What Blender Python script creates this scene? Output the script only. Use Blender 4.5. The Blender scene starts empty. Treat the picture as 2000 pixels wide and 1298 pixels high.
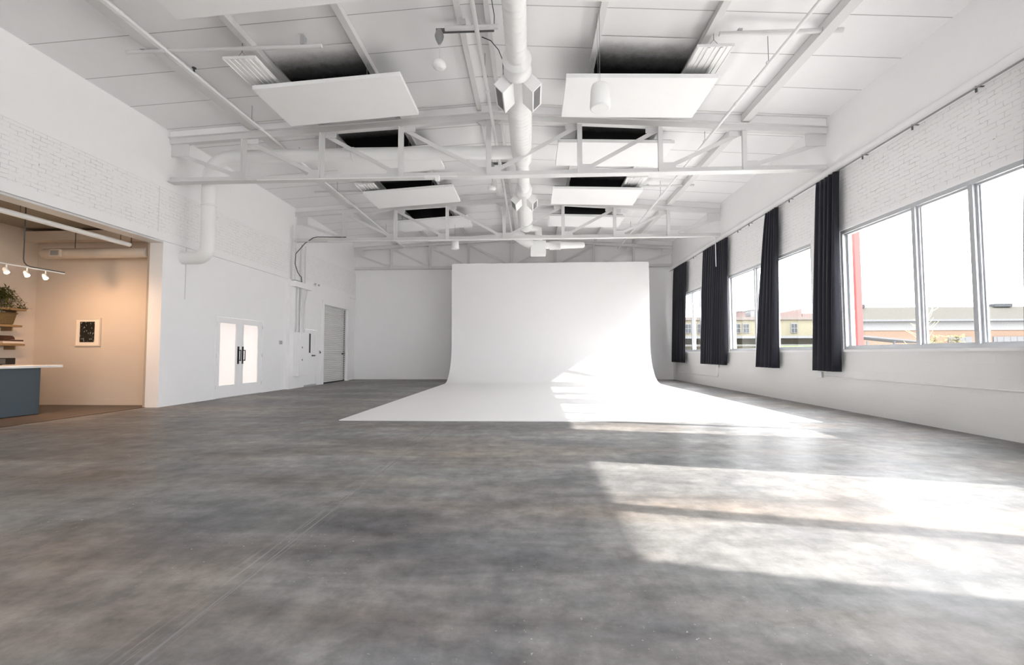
import bpy, math, random
from mathutils import Vector, Matrix
random.seed(7)
S = bpy.context.scene
COL = S.collection
D = bpy.data

# ------------------------------------------------------------------ camera
cam_d = D.cameras.new('camera'); cam_d.sensor_width = 36.0; cam_d.lens = 889.0/2000.0*36.0
cam_d.clip_end = 500
cam = D.objects.new('camera', cam_d); COL.objects.link(cam)
_r = Vector((0.998977, 0.045161, -0.002321)); _u = Vector((0.004410, -0.046225, 0.998921)); _f = Vector((-0.045005, 0.997910, 0.046377))
cam.matrix_world = Matrix(((_r.x, _u.x, -_f.x, 0), (_r.y, _u.y, -_f.y, 0), (_r.z, _u.z, -_f.z, 1.145), (0, 0, 0, 1)))
S.camera = cam

# ------------------------------------------------------------------ view, world, sun
S.view_settings.view_transform = 'Standard'
S.view_settings.look = 'None'
S.view_settings.exposure = 1.68
S.view_settings.gamma = 1.0
S.view_settings.use_curve_mapping = False
S.cycles.max_bounces = 14
S.cycles.diffuse_bounces = 10
S.cycles.transparent_max_bounces = 12
S.cycles.sample_clamp_indirect = 4
S.cycles.denoising_prefilter = 'NONE'

SKY = 5.2
SUN = 5.0
world = D.worlds.new('world'); S.world = world; world.use_nodes = True
wn = world.node_tree; wn.nodes.clear()
wo = wn.nodes.new('ShaderNodeOutputWorld'); bg = wn.nodes.new('ShaderNodeBackground')
tc = wn.nodes.new('ShaderNodeTexCoord'); mp = wn.nodes.new('ShaderNodeMapping')
mp.inputs['Scale'].default_value = (1.2, 1.2, 5)
nz = wn.nodes.new('ShaderNodeTexNoise'); nz.inputs['Scale'].default_value = 2.2; nz.inputs['Detail'].default_value = 4
cr = wn.nodes.new('ShaderNodeValToRGB')
cr.color_ramp.elements[0].position = 0.3; cr.color_ramp.elements[0].color = (0.93, 0.93, 1, 1)
cr.color_ramp.elements[1].position = 0.6; cr.color_ramp.elements[1].color = (1, .985, 1, 1)
wn.links.new(tc.outputs['Generated'], mp.inputs[0]); wn.links.new(mp.outputs[0], nz.inputs['Vector'])
wn.links.new(nz.outputs['Fac'], cr.inputs[0]); wn.links.new(cr.outputs[0], bg.inputs['Color'])
# a bright hazy sky: dimmer along the horizon, brightest higher up
sxz = wn.nodes.new('ShaderNodeSeparateXYZ'); wn.links.new(tc.outputs['Generated'], sxz.inputs[0])
mr = wn.nodes.new('ShaderNodeMapRange'); mr.interpolation_type = 'SMOOTHSTEP'
mr.inputs['From Min'].default_value = .12; mr.inputs['From Max'].default_value = .55; mr.inputs['To Min'].default_value = SKY*.68; mr.inputs['To Max'].default_value = SKY*1.45
wn.links.new(sxz.outputs['Z'], mr.inputs['Value']); wn.links.new(mr.outputs[0], bg.inputs['Strength'])
wn.links.new(bg.outputs[0], wo.inputs[0])

sun_d = D.lights.new('sun', 'SUN'); sun_d.energy = SUN; sun_d.angle = math.radians(0.7); sun_d.color = (1.0, 0.93, 0.86)
sun = D.objects.new('sun', sun_d); COL.objects.link(sun)
_el = math.radians(30.9); _h = Vector((0.977, -0.215, 0)).normalized()
_to = Vector((_h.x*math.cos(_el), _h.y*math.cos(_el), math.sin(_el)))
sun.location = (30, -6, 20); sun.rotation_euler = _to.to_track_quat('Z', 'Y').to_euler()

# ------------------------------------------------------------------ geometry constants
XL, XR, YB, YF = -8.10, 6.185, 20.37, -7.0
RX = -0.94
def ceil_z(x):
    return 6.545 - (0.0575*(RX-x) if x < RX else 0.0675*(x-RX))
TY = (9.67, 15.07, 20.22)        # roof truss planes

# sky light sampling portals in the window openings (they give off no light of their own)
def portal(x, y, z, w, h, d):
    l = D.lights.new('window_portal', 'AREA'); l.shape = 'RECTANGLE'; l.size = w; l.size_y = h; l.energy = 1; l.cycles.is_portal = True
    o = D.objects.new('window_portal', l); COL.objects.link(o); o.location = (x, y, z)
    q = Vector(d).to_track_quat('-Z', 'Z'); o.rotation_euler = q.to_euler()
for _a, _b in ((15.50, 19.65), (10.31, 14.65), (4.92, 9.36), (-.44, 3.96), (-5.8, -1.4)): portal(XR+.26, (_a+_b)/2, 2.395, _b-_a, 2.39, (-1, 0, 0))
for _a, _b in ((-5.4, -2.6), (.8, 3.6)): portal((_a+_b)/2, YF-.32, 2.6, _b-_a, 3.2, (0, 1, 0))

# ------------------------------------------------------------------ mesh helpers
class MB:
    def __init__(s): s.v = []; s.f = []; s.m = []; s.sm = []
    def add(s, vs, fs, mi=0, smooth=False):
        o = len(s.v); s.v += [tuple(v) for v in vs]
        for f in fs:
            s.f.append(tuple(i+o for i in f)); s.m.append(mi); s.sm.append(smooth)
        return s
    def box(s, x0, x1, y0, y1, z0, z1, mi=0):
        if x0 > x1: x0, x1 = x1, x0
        if y0 > y1: y0, y1 = y1, y0
        if z0 > z1: z0, z1 = z1, z0
        vs = [(x, y, z) for z in (z0, z1) for y in (y0, y1) for x in (x0, x1)]
        return s.add(vs, [(0, 2, 3, 1), (4, 5, 7, 6), (0, 1, 5, 4), (2, 6, 7, 3), (0, 4, 6, 2), (1, 3, 7, 5)], mi)
    def hexa(s, b, t, mi=0):      # bottom 4 ccw, top 4 ccw
        return s.add(list(b)+list(t), [(3, 2, 1, 0), (4, 5, 6, 7), (0, 1, 5, 4), (1, 2, 6, 5), (2, 3, 7, 6), (3, 0, 4, 7)], mi)
    def bar(s, a, b, w, h, side=None, mi=0):     # w along side vector, h the other
        a = Vector(a); b = Vector(b); d = (b-a).normalized()
        sd = Vector(side) if side else Vector((0, 1, 0))
        sd = (sd-d*sd.dot(d)).normalized(); up = d.cross(sd)
        q = [(-.5, -.5), (.5, -.5), (.5, .5), (-.5, .5)]
        return s.hexa([a+sd*w*i+up*h*j for i, j in q][::-1], [b+sd*w*i+up*h*j for i, j in q][::-1], mi)
    def tube(s, pts, r, n=12, cap=True, mi=0):
        pts = [Vector(p) for p in pts]; rings = []; prev = None
        for i, p in enumerate(pts):
            d = (pts[min(i+1, len(pts)-1)]-pts[max(i-1, 0)]).normalized()
            if prev is None:
                ref = Vector((0, 0, 1)) if abs(d.z) < .9 else Vector((1, 0, 0))
                a = d.cross(ref).normalized()
            else:
                a = (prev-d*prev.dot(d)).normalized()
            prev = a; b = d.cross(a)
            rr = r[i] if isinstance(r, (list, tuple)) else r
            rings.append([p+a*rr*math.cos(2*math.pi*k/n)+b*rr*math.sin(2*math.pi*k/n) for k in range(n)])
        vs = [v for g in rings for v in g]; fs = []
        for i in range(len(pts)-1):
            for k in range(n):
                fs.append((i*n+k, i*n+(k+1) % n, (i+1)*n+(k+1) % n, (i+1)*n+k))
        s.add(vs, fs, mi, True)
        if cap:
            s.add(rings[0], [tuple(range(n))[::-1]], mi); s.add(rings[-1], [tuple(range(n))], mi)
        return s
    def lathe(s, c, axis, prof, n=24, mi=0, cap=True):     # prof: (distance along axis, radius)
        c = Vector(c); ax = Vector(axis).normalized()
        return s.tubeprof(c, ax, prof, n, mi, cap)
    def tubeprof(s, c, ax, prof, n, mi, cap):
        ref = Vector((0, 0, 1)) if abs(ax.z) < .9 else Vector((1, 0, 0))
        a = ax.cross(ref).normalized(); b = ax.cross(a); vs = []; fs = []
        for t, r in prof:
            for k in range(n):
                vs.append(c+ax*t+a*r*math.cos(2*math.pi*k/n)+b*r*math.sin(2*math.pi*k/n))
        for i in range(len(prof)-1):
            for k in range(n):
                fs.append((i*n+k, i*n+(k+1) % n, (i+1)*n+(k+1) % n, (i+1)*n+k))
        s.add(vs, fs, mi, True)
        if cap:
            s.add(vs[:n], [tuple(range(n))[::-1]], mi); s.add(vs[-n:], [tuple(range(n))], mi)
        return s
    def build(s, name, mats, parent=None, bevel=0):
        me = D.meshes.new(name)
        off = Vector((0, 0, 0)); p = parent
        while p is not None:
            off += p.location; p = p.parent
        me.from_pydata([(v[0]-off.x, v[1]-off.y, v[2]-off.z) for v in s.v], [], s.f)
        if not isinstance(mats, (list, tuple)): mats = [mats]
        for m in mats: me.materials.append(m)
        me.polygons.foreach_set('material_index', s.m); me.polygons.foreach_set('use_smooth', s.sm)
        me.update()
        o = D.objects.new(name, me); COL.objects.link(o)
        if parent is not None: o.parent = parent
        if bevel:
            b = o.modifiers.new('bevel', 'BEVEL'); b.width = bevel; b.segments = 2; b.limit_method = 'ANGLE'; b.angle_limit = math.radians(50)
        return o

def tag(o, label=None, cat=None, group=None, kind=None):
    if label: o['label'] = label
    if cat: o['category'] = cat
    if group: o['group'] = group
    if kind: o['kind'] = kind
    return o
def thing(name, label, cat, loc, group=None):
    o = D.objects.new(name, None); o.empty_display_size = .1; COL.objects.link(o); o.location = loc
    return tag(o, label, cat, group)
def struct(name, mb, m, parent=None, bevel=0):
    o = mb.build(name, m, parent, bevel)
    if parent is None: o['kind'] = 'structure'
    return o
def dup(o, loc, label, group=None):
    r = o.copy(); COL.objects.link(r); r.location = loc; r['label'] = label
    if group: r['group'] = group
    for ch in list(o.children):
        c = ch.copy(); COL.objects.link(c); c.parent = r
        for g in list(ch.children):
            e = g.copy(); COL.objects.link(e); e.parent = c
    return r

# ------------------------------------------------------------------ materials
def new_mat(name):
    m = D.materials.new(name); m.use_nodes = True
    return m, m.node_tree, m.node_tree.nodes['Principled BSDF']
def mat(name, col, rough=.6, metal=0, spec=.5, bump=0, bscale=60, var=0, vscale=3, emit=None, es=0):
    m, t, b = new_mat(name)
    b.inputs['Base Color'].default_value = (*col, 1); b.inputs['Roughness'].default_value = rough
    b.inputs['Metallic'].default_value = metal; b.inputs['Specular IOR Level'].default_value = spec
    c = t.nodes.new('ShaderNodeTexCoord')
    n = t.nodes.new('ShaderNodeTexNoise'); n.inputs['Scale'].default_value = vscale; n.inputs['Detail'].default_value = 5
    t.links.new(c.outputs['Object'], n.inputs['Vector'])
    v = max(var, .02)
    mx = t.nodes.new('ShaderNodeMixRGB'); mx.inputs[1].default_value = tuple(x*(1-v) for x in col)+(1,); mx.inputs[2].default_value = tuple(min(1, x*(1+v)) for x in col)+(1,)
    t.links.new(n.outputs['Fac'], mx.inputs[0]); t.links.new(mx.outputs[0], b.inputs['Base Color'])
    if bump:
        n2 = t.nodes.new('ShaderNodeTexNoise'); n2.inputs['Scale'].default_value = bscale; n2.inputs['Detail'].default_value = 3
        bp = t.nodes.new('ShaderNodeBump'); bp.inputs['Strength'].default_value = bump; bp.inputs['Distance'].default_value = .01
        t.links.new(c.outputs['Object'], n2.inputs['Vector']); t.links.new(n2.outputs['Fac'], bp.inputs['Height']); t.links.new(bp.outputs[0], b.inputs['Normal'])
    if emit:
        b.inputs['Emission Color'].default_value = (*emit, 1); b.inputs['Emission Strength'].default_value = es
    return m
def mathn(t, op, a, b=None):
    n = t.nodes.new('ShaderNodeMath'); n.operation = op
    for i, x in enumerate((a, b)):
        if x is None: continue
        if isinstance(x, (int, float)): n.inputs[i].default_value = x
        else: t.links.new(x, n.inputs[i])
    return n.outputs[0]
def ramp(t, fac, stops):
    r = t.nodes.new('ShaderNodeValToRGB'); e = r.color_ramp.elements
    while len(e) < len(stops): e.new(.5)
    for i, (p, c) in enumerate(stops):
        e[i].position = p; e[i].color = (*c, 1) if len(c) == 3 else c
    t.links.new(fac, r.inputs[0]); return r.outputs[0]
def noise(t, vec, scale, detail=4, rough=.5, dist=0):
    n = t.nodes.new('ShaderNodeTexNoise'); n.inputs['Scale'].default_value = scale; n.inputs['Detail'].default_value = detail
    n.inputs['Roughness'].default_value = rough; n.inputs['Distortion'].default_value = dist
    t.links.new(vec, n.inputs['Vector']); return n.outputs['Fac']
def mapping(t, vec, scale=(1, 1, 1), rot=(0, 0, 0), loc=(0, 0, 0)):
    m = t.nodes.new('ShaderNodeMapping'); m.inputs['Scale'].default_value = scale; m.inputs['Rotation'].default_value = rot; m.inputs['Location'].default_value = loc
    t.links.new(vec, m.inputs[0]); return m.outputs[0]
def mix(t, fac, a, b, mode='MIX'):
    m = t.nodes.new('ShaderNodeMixRGB'); m.blend_type = mode
    for i, x in enumerate((fac, a, b)):
        if isinstance(x, (int, float)): m.inputs[i].default_value = x
        elif isinstance(x, tuple): m.inputs[i].default_value = (*x, 1)
        else: t.links.new(x, m.inputs[i])
    return m.outputs[0]

def brick_mat(name, col, bw, bh, mortar, strength, crack):
    m, t, b = new_mat(name)
    tc = t.nodes.new('ShaderNodeTexCoord'); sx = t.nodes.new('ShaderNodeSeparateXYZ'); t.links.new(tc.outputs['Object'], sx.inputs[0])
    cx = t.nodes.new('ShaderNodeCombineXYZ'); t.links.new(sx.outputs['Y'], cx.inputs['X']); t.links.new(sx.outputs['Z'], cx.inputs['Y'])
    wob = t.nodes.new('ShaderNodeTexNoise'); wob.inputs['Scale'].default_value = 9; t.links.new(tc.outputs['Object'], wob.inputs['Vector'])
    va = t.nodes.new('ShaderNodeVectorMath'); va.operation = 'MULTIPLY_ADD'
    t.links.new(wob.outputs['Color'], va.inputs[0]); va.inputs[1].default_value = (.035, .03, 0); t.links.new(cx.outputs[0], va.inputs[2])
    br = t.nodes.new('ShaderNodeTexBrick'); br.inputs['Scale'].default_value = 1
    br.inputs['Brick Width'].default_value = bw; br.inputs['Row Height'].default_value = bh; br.inputs['Mortar Size'].default_value = mortar; br.inputs['Mortar Smooth'].default_value = .4
    t.links.new(va.outputs[0], br.inputs['Vector'])
    fac = br.outputs['Fac']
    patch = ramp(t, noise(t, tc.outputs['Object'], 6.5, 8, .8), [(.43, (0, 0, 0)), (.66, (1, 1, 1))])
    line = mathn(t, 'MULTIPLY', fac, patch)
    dots = ramp(t, noise(t, tc.outputs['Object'], 14, 2), [(.70, (0, 0, 0)), (.74, (1, 1, 1))])
    dk = mathn(t, 'MULTIPLY', mathn(t, 'MAXIMUM', mathn(t, 'MULTIPLY', fac, dots), mathn(t, 'MULTIPLY', line, .6)), crack)
    t.links.new(mix(t, dk, col, tuple(x*.25 for x in col)), b.inputs['Base Color'])
    b.inputs['Roughness'].default_value = .55
    hgt = mathn(t, 'SUBTRACT', mathn(t, 'MULTIPLY', noise(t, tc.outputs['Object'], 16, 4), .6), mathn(t, 'MULTIPLY', fac, mathn(t, 'ADD', mathn(t, 'MULTIPLY', patch, .8), .15)))
    bp = t.nodes.new('ShaderNodeBump'); bp.inputs['Strength'].default_value = strength; bp.inputs['Distance'].default_value = .012
    t.links.new(hgt, bp.inputs['Height']); t.links.new(bp.outputs[0], b.inputs['Normal'])
    return m

M = {}
M['plaster'] = mat('white_plaster', (.86, .852, .855), .6, bump=.15, bscale=25)
M['ceiling'] = mat('ceiling_board', (.85, .842, .845), .7, bump=.1, bscale=30)
M['joint'] = mat('dark_joint', (.22, .22, .22), .8)
M['steel'] = mat('painted_steel', (.68, .675, .67), .45, bump=.06, bscale=40)
M['duct'] = mat('painted_duct', (.83, .83, .82), .38)
M['panel'] = mat('panel_fabric_white', (.86, .86, .855), .8)
M['shade_backing'] = mat('charcoal_shade_backing', (.012, .012, .013), .95)
M['cyc'] = mat('backdrop_white', (.79, .783, .785), .5, spec=.2, var=.02, vscale=.7)
M['brick'] = brick_mat('painted_brick', (.85, .842, .843), .215, .073, .006, .45, .8)
M['block'] = brick_mat('painted_block', (.79, .785, .77), .40, .2, .006, .2, .10)
M['alu'] = mat('window_aluminium', (.50, .51, .53), .35, metal=.2)
M['black'] = mat('black_metal', (.012, .013, .016), .4)
M['darkiron'] = mat('dark_iron', (.10, .10, .10), .6, var=.4, vscale=30)
M['grille'] = mat('grille_grey', (.30, .30, .30), .6)
M['galv'] = mat('galvanised', (.55, .56, .57), .35, metal=.5)
M['blue'] = mat('slate_blue_paint', (.060, .085, .105), .55)
M['quartz'] = mat('white_quartz', (.85, .84, .83), .2)
M['wood'] = mat('shelf_oak', (.27, .18, .09), .5, var=.25, vscale=8)
M['wicker'] = mat('wicker', (.12, .085, .035), .8, bump=.8, bscale=90, var=.5, vscale=40)
M['leaf'] = mat('olive_leaf', (.085, .095, .022), .6, var=.3, vscale=20)
M['brown'] = mat('dark_walnut', (.06, .025, .015), .5)
M['kwall'] = mat('kitchen_plaster', (.66, .58, .50), .7, bump=.2, bscale=20)
M['pic'] = None
M['lamp'] = mat('lit_bulb', (1, .9, .75), .5, emit=(1, .80, .55), es=60)

def curtain_mat():
    m, t, b = new_mat('navy_curtain'); b.inputs['Roughness'].default_value = .9
    b.inputs['Sheen Weight'].default_value = .08
    tc = t.nodes.new('ShaderNodeTexCoord')
    w = noise(t, mapping(t, tc.outputs['Object'], (30, 30, 1.5)), 6, 3)
    t.links.new(mix(t, w, (.0055, .006, .011), (.012, .0125, .021)), b.inputs['Base Color'])
    return m
M['curtain'] = curtain_mat()

def floor_mat():
    m, t, b = new_mat('polished_concrete')
    tc = t.nodes.new('ShaderNodeTexCoord'); P = tc.outputs['Object']
    big = noise(t, mapping(t, P, (.30, .55, 1), (0, 0, .25)), 1.1, 7, .62, .3)
    mid = noise(t, mapping(t, P, (.38, 1.9, 1), (0, 0, -.30)), 1.3, 9, .62, .5)
    fine = noise(t, P, 5, 5, .7)
    base = ramp(t, big, [(.36, (.140, .141, .147)), (.50, (.195, .193, .195)), (.64, (.262, .258, .254))])
    md = ramp(t, mid, [(.34, (.66, .67, .68)), (.5, (1, 1, 1)), (.66, (1.30, 1.29, 1.27))])
    c = mix(t, 1.0, base, md, 'MULTIPLY')
    fd = ramp(t, fine, [(.34, (.74, .74, .74)), (.66, (1.26, 1.26, 1.26))])
    c = mix(t, 1.0, c, fd, 'MULTIPLY')
    bs = ramp(t, noise(t, mapping(t, P, (.30, .9, 1), (0, 0, .1), (4, 2, 0)), 1.1, 5, .55, .2), [(.44, (0, 0, 0)), (.72, (1, 1, 1))])
    c = mix(t, mathn(t, 'MULTIPLY', bs, .8), c, mix(t, 1.0, c, (1.10, .90, .74), 'MULTIPLY'))
    # cloudy trowel swirls
    sw = noise(t, mapping(t, P, (.9, .35, 1), (0, 0, .5), (9, 3, 0)), 1.6, 8, .65, 1.5)
    c = mix(t, .7, c, ramp(t, sw, [(.36, (.80, .81, .83)), (.5, (1, 1, 1)), (.64, (1.16, 1.15, 1.12))]), 'MULTIPLY')
    # scuffed band along the saw cut
    sx = t.nodes.new('ShaderNodeSeparateXYZ'); t.links.new(P, sx.inputs[0])
    dist = mathn(t, 'ABSOLUTE', mathn(t, 'ADD', sx.outputs['X'], 1.52))
    band = mathn(t, 'MAXIMUM', mathn(t, 'SUBTRACT', 1.0, mathn(t, 'MULTIPLY', dist, 7.0)), 0.0)
    st_ = ramp(t, noise(t, mapping(t, P, (30, .7, 1)), 2.0, 4, .6), [(.52, (0, 0, 0)), (.66, (1, 1, 1))])
    c = mix(t, mathn(t, 'MULTIPLY', mathn(t, 'MULTIPLY', band, st_), .5), c, (.42, .40, .38))
    # paint specks and scratches
    sp = ramp(t, noise(t, P, 42, 2), [(.70, (0, 0, 0)), (.72, (1, 1, 1))])
    spm = ramp(t, noise(t, mapping(t, P, (1, 1, 1), loc=(1.3, 7.7, 0)), .9, 3), [(.50, (0, 0, 0)), (.64, (1, 1, 1))])
    c = mix(t, mathn(t, 'MULTIPLY', mathn(t, 'MULTIPLY', sp, spm), .7), c, (.62, .60, .57))
    sc = ramp(t, noise(t, mapping(t, P, (1.2, 22, 1), (0, 0, .9)), 2.4, 4, .7), [(.68, (0, 0, 0)), (.73, (1, 1, 1))])
    sc2 = ramp(t, noise(t, mapping(t, P, (1.0, 26, 1), (0, 0, 2.2)), 2.0, 4, .7), [(.69, (0, 0, 0)), (.74, (1, 1, 1))])
    c = mix(t, mathn(t, 'MULTIPLY', mathn(t, 'MAXIMUM', sc, sc2), .22), c, (.55, .54, .52))
    t.links.new(c, b.inputs['Base Color'])
    rg = ramp(t, mid, [(.3, (.36, .36, .36)), (.7, (.46, .46, .46))])
    t.links.new(rg, b.inputs['Roughness'])
    b.inputs['Specular IOR Level'].default_value = .09
    b.inputs['Coat Weight'].default_value = .0
    bp = t.nodes.new('ShaderNodeBump'); bp.inputs['Strength'].default_value = .015; bp.inputs['Distance'].default_value = .01
    t.links.new(noise(t, P, 5, 3, .5), bp.inputs['Height']); t.links.new(bp.outputs[0], b.inputs['Normal'])
    return m
M['floor'] = floor_mat()

def wood_floor():
    m, t, b = new_mat('dark_wood_floor')
    tc = t.nodes.new('ShaderNodeTexCoord')
    sx = t.nodes.new('ShaderNodeSeparateXYZ'); t.links.new(tc.outputs['Object'], sx.inputs[0])
    cx = t.nodes.new('ShaderNodeCombineXYZ'); t.links.new(sx.outputs['Y'], cx.inputs['X']); t.links.new(sx.outputs['X'], cx.inputs['Y'])
    br = t.nodes.new('ShaderNodeTexBrick'); br.inputs['Scale'].default_value = 1; br.inputs['Brick Width'].default_value = 1.4; br.inputs['Row Height'].default_value = .14; br.inputs['Mortar Size'].default_value = .003
    br.inputs['Color1'].default_value = (.075, .055, .042, 1); br.inputs['Color2'].default_value = (.11, .08, .06, 1); br.inputs['Mortar'].default_value = (.02, .015, .01, 1)
    t.links.new(cx.outputs[0], br.inputs['Vector'])
    g = noise(t, mapping(t, tc.outputs['Object'], (25, 1.5, 1)), 3, 5)
    t.links.new(mix(t, .5, br.outputs['Color'], ramp(t, g, [(.3, (.6, .6, .6)), (.7, (1.3, 1.3, 1.3))]), 'MULTIPLY'), b.inputs['Base Color'])
    b.inputs['Roughness'].default_value = .45
    return m
M['woodfloor'] = wood_floor()

def glass_mat():
    m = D.materials.new('window_glass'); m.use_nodes = True; t = m.node_tree; t.nodes.clear()
    o = t.nodes.new('ShaderNodeOutputMaterial'); tr = t.nodes.new('ShaderNodeBsdfTransparent'); gl = t.nodes.new('ShaderNodeBsdfGlossy')
    gl.inputs['Roughness'].default_value = .02; tr.inputs['Color'].default_value = (.97, .985, .98, 1)
    fr = t.nodes.new('ShaderNodeLayerWeight'); fr.inputs['Blend'].default_value = .5
    fc = mathn(t, 'ADD', mathn(t, 'MULTIPLY', mathn(t, 'POWER', fr.outputs['Facing'], 5), .6), .03)
    mx = t.nodes.new('ShaderNodeMixShader'); t.links.new(fc, mx.inputs[0]); t.links.new(tr.outputs[0], mx.inputs[1]); t.links.new(gl.outputs[0], mx.inputs[2]); t.links.new(mx.outputs[0], o.inputs[0])
    return m
M['glass'] = glass_mat()
def frost_mat():
    m = D.materials.new('frosted_glass'); m.use_nodes = True; t = m.node_tree; t.nodes.clear()
    o = t.nodes.new('ShaderNodeOutputMaterial'); tr = t.nodes.new('ShaderNodeBsdfTranslucent'); tr.inputs['Color'].default_value = (.345, .33, .318, 1)
    di = t.nodes.new('ShaderNodeBsdfDiffuse'); di.inputs['Color'].default_value = (.9, .89, .87, 1)
    mx = t.nodes.new('ShaderNodeMixShader'); mx.inputs[0].default_value = .25
    t.links.new(tr.outputs[0], mx.inputs[1]); t.links.new(di.outputs[0], mx.inputs[2]); t.links.new(mx.outputs[0], o.inputs[0])
    return m
M['frost'] = frost_mat()

# ================================================================== SETTING
struct('floor', MB().box(XL-.30, XR+.25, YF-.3, YB+.3, -.25, 0), M['floor'])
struct('floor_kitchen', MB().box(-11.9, XL-.30, 2.6, 10.3, -.25, -.002), M['woodfloor'])
# control joints cut in the concrete
j = MB()
for x in (-1.47,): j.box(x-.004, x+.004, YF, 7.7, .0002, .0014)
struct('trim_1', j, M['joint'])

# ceiling boards: two pitches, with open joints as thin battens
c = MB()
zl, zr, zt = ceil_z(XL), ceil_z(XR), ceil_z(RX)
for (xa, xb) in ((XL-.3, RX), (RX, XR+.25)):
    za, zb = ceil_z(xa), ceil_z(xb)
    c.hexa([(xa, YF-.3, za), (xb, YF-.3, zb), (xb, YB+.3, zb), (xa, YB+.3, za)], [(xa, YF-.3, za+.25), (xb, YF-.3, zb+.25), (xb, YB+.3, zb+.25), (xa, YB+.3, za+.25)])
struct('ceiling', c, M['ceiling'])
j = MB(); y = 6.754-.924*3
while y < YB:
    for (xa, xb) in ((XL, RX), (RX, XR)):
        za, zb = ceil_z(xa)-.002, ceil_z(xb)-.002
        w = .006
        j.hexa([(xa, y-w, za), (xb, y-w, zb), (xb, y+w, zb), (xa, y+w, za)], [(xa, y-w, za+.004), (xb, y-w, zb+.004), (xb, y+w, zb+.004), (xa, y+w, za+.004)])
    y += .924
struct('trim_2', j, mat('ceiling_joint', (.42, .42, .41), .8))

# left wall: lower infill, brick band, smooth upper band
OP0, OP1, OPZ = 3.4, 9.55, 3.635
DY0, DY1, DZ = 11.27, 13.33, 2.16
RY0, RY1, RZ = 17.03, 19.29, 3.05
w = MB(); XO = XL-.30
w.box(XO, XL, YF, OP0, 0, OPZ, 0)
w.box(XO, XL, OP1, DY0, 0, OPZ, 0); w.box(XO, XL, DY0, DY1, DZ, OPZ, 0); w.box(XO, XL, DY1, 14.6, 0, OPZ, 0)
XS = XL+.12
w.box(XO, XS, 14.6, 15.62, 0, OPZ, 0); w.box(XO, XS, 15.62, 16.5, 2.03, OPZ, 0); w.box(XO, XS, 16.5, RY0, 0, OPZ, 0)
w.box(XO, XS, RY0, RY1, RZ, OPZ, 0); w.box(XO, XS, RY1, 19.45, 0, OPZ, 0)
w.box(XO, XL, 19.45, YB, 0, OPZ, 0)
w.box(XO, XL+.045, YF, 14.55, OPZ, 3.79, 0)
w.box(XO, XL+.03, YF, 14.55, 3.794, 4.79, 1)
w.box(XO, XL+.045, 14.55, YB, OPZ, 3.79, 0)
w.box(XO, XL+.03, 14.55, YB, 3.794, 4.79, 1)
w.box(XO, XL+.015, YF, YB, 4.80, 6.35, 0)
w.box(XO, XL-.01, YF, YB, 4.785, 4.802, 2)
struct('wall_left', w, [M['plaster'], M['brick'], M['joint']])
# thin vertical strips at the wall step and construction joint
struct('trim_3', MB().box(XL-.001, XL+.012, 10.2, 10.215, 2.42, OPZ).box(XL+.028, XL+.033, 9.36, 9.372, 3.80, 4.78), M['steel'])

# back wall
w = MB(); w.box(XL-.3, XR+.25, YB, YB+.3, 0, 6.7, 0)
struct('wall_back', w, M['plaster'])
# wall behind the camera; its two openings are added to let in front light
w = MB(); w.box(XL-.3, XR+.25, YF-.3, YF, 4.2, 6.7); w.box(XL-.3, XR+.25, YF-.3, YF, 0, 1.0)
for a, b_ in ((XL-.3, -5.4), (-2.6, .8), (3.6, XR+.25)): w.box(a, b_, YF-.3, YF, 1.0, 4.2)
struct('wall_front', w, M['plaster'])

# right wall with window bays
SZ0, SZ1 = 1.20, 3.59
BAYS = [(15.50, 19.65), (10.31, 14.65), (4.92, 9.36), (-.44, 3.96), (-5.8, -1.4)]
w = MB(); XO2 = XR+.24
w.box(XR, XO2, YF, YB, 0, SZ0, 1)
w.box(XR, XO2, YF, YB, SZ1, 4.79, 0)
w.box(XR, XO2, YF, YB, 4.79, 6.35, 2)
edges = [YF]+[e for bay in reversed(BAYS) for e in bay]+[YB]
for i in range(0, len(edges), 2): w.box(XR, XO2, edges[i], edges[i+1], SZ0, SZ1, 0)
struct('wall_right', w, [M['brick'], M['block'], M['plaster']])
# rounded ledge above the brick band
pr = [(0, 4.985), (-.035, 4.975), (-.07, 4.94), (-.085, 4.89), (-.075, 4.83), (-.05, 4.79), (0, 4.785)]
vs = [(XR+dx, yy, z) for yy in (YF, YB) for dx, z in pr]; n = len(pr)
struct('trim_4', MB().add(vs, [(i, i+1, n+i+1, n+i) for i in range(n-1)], 0, True), M['plaster'])

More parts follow.
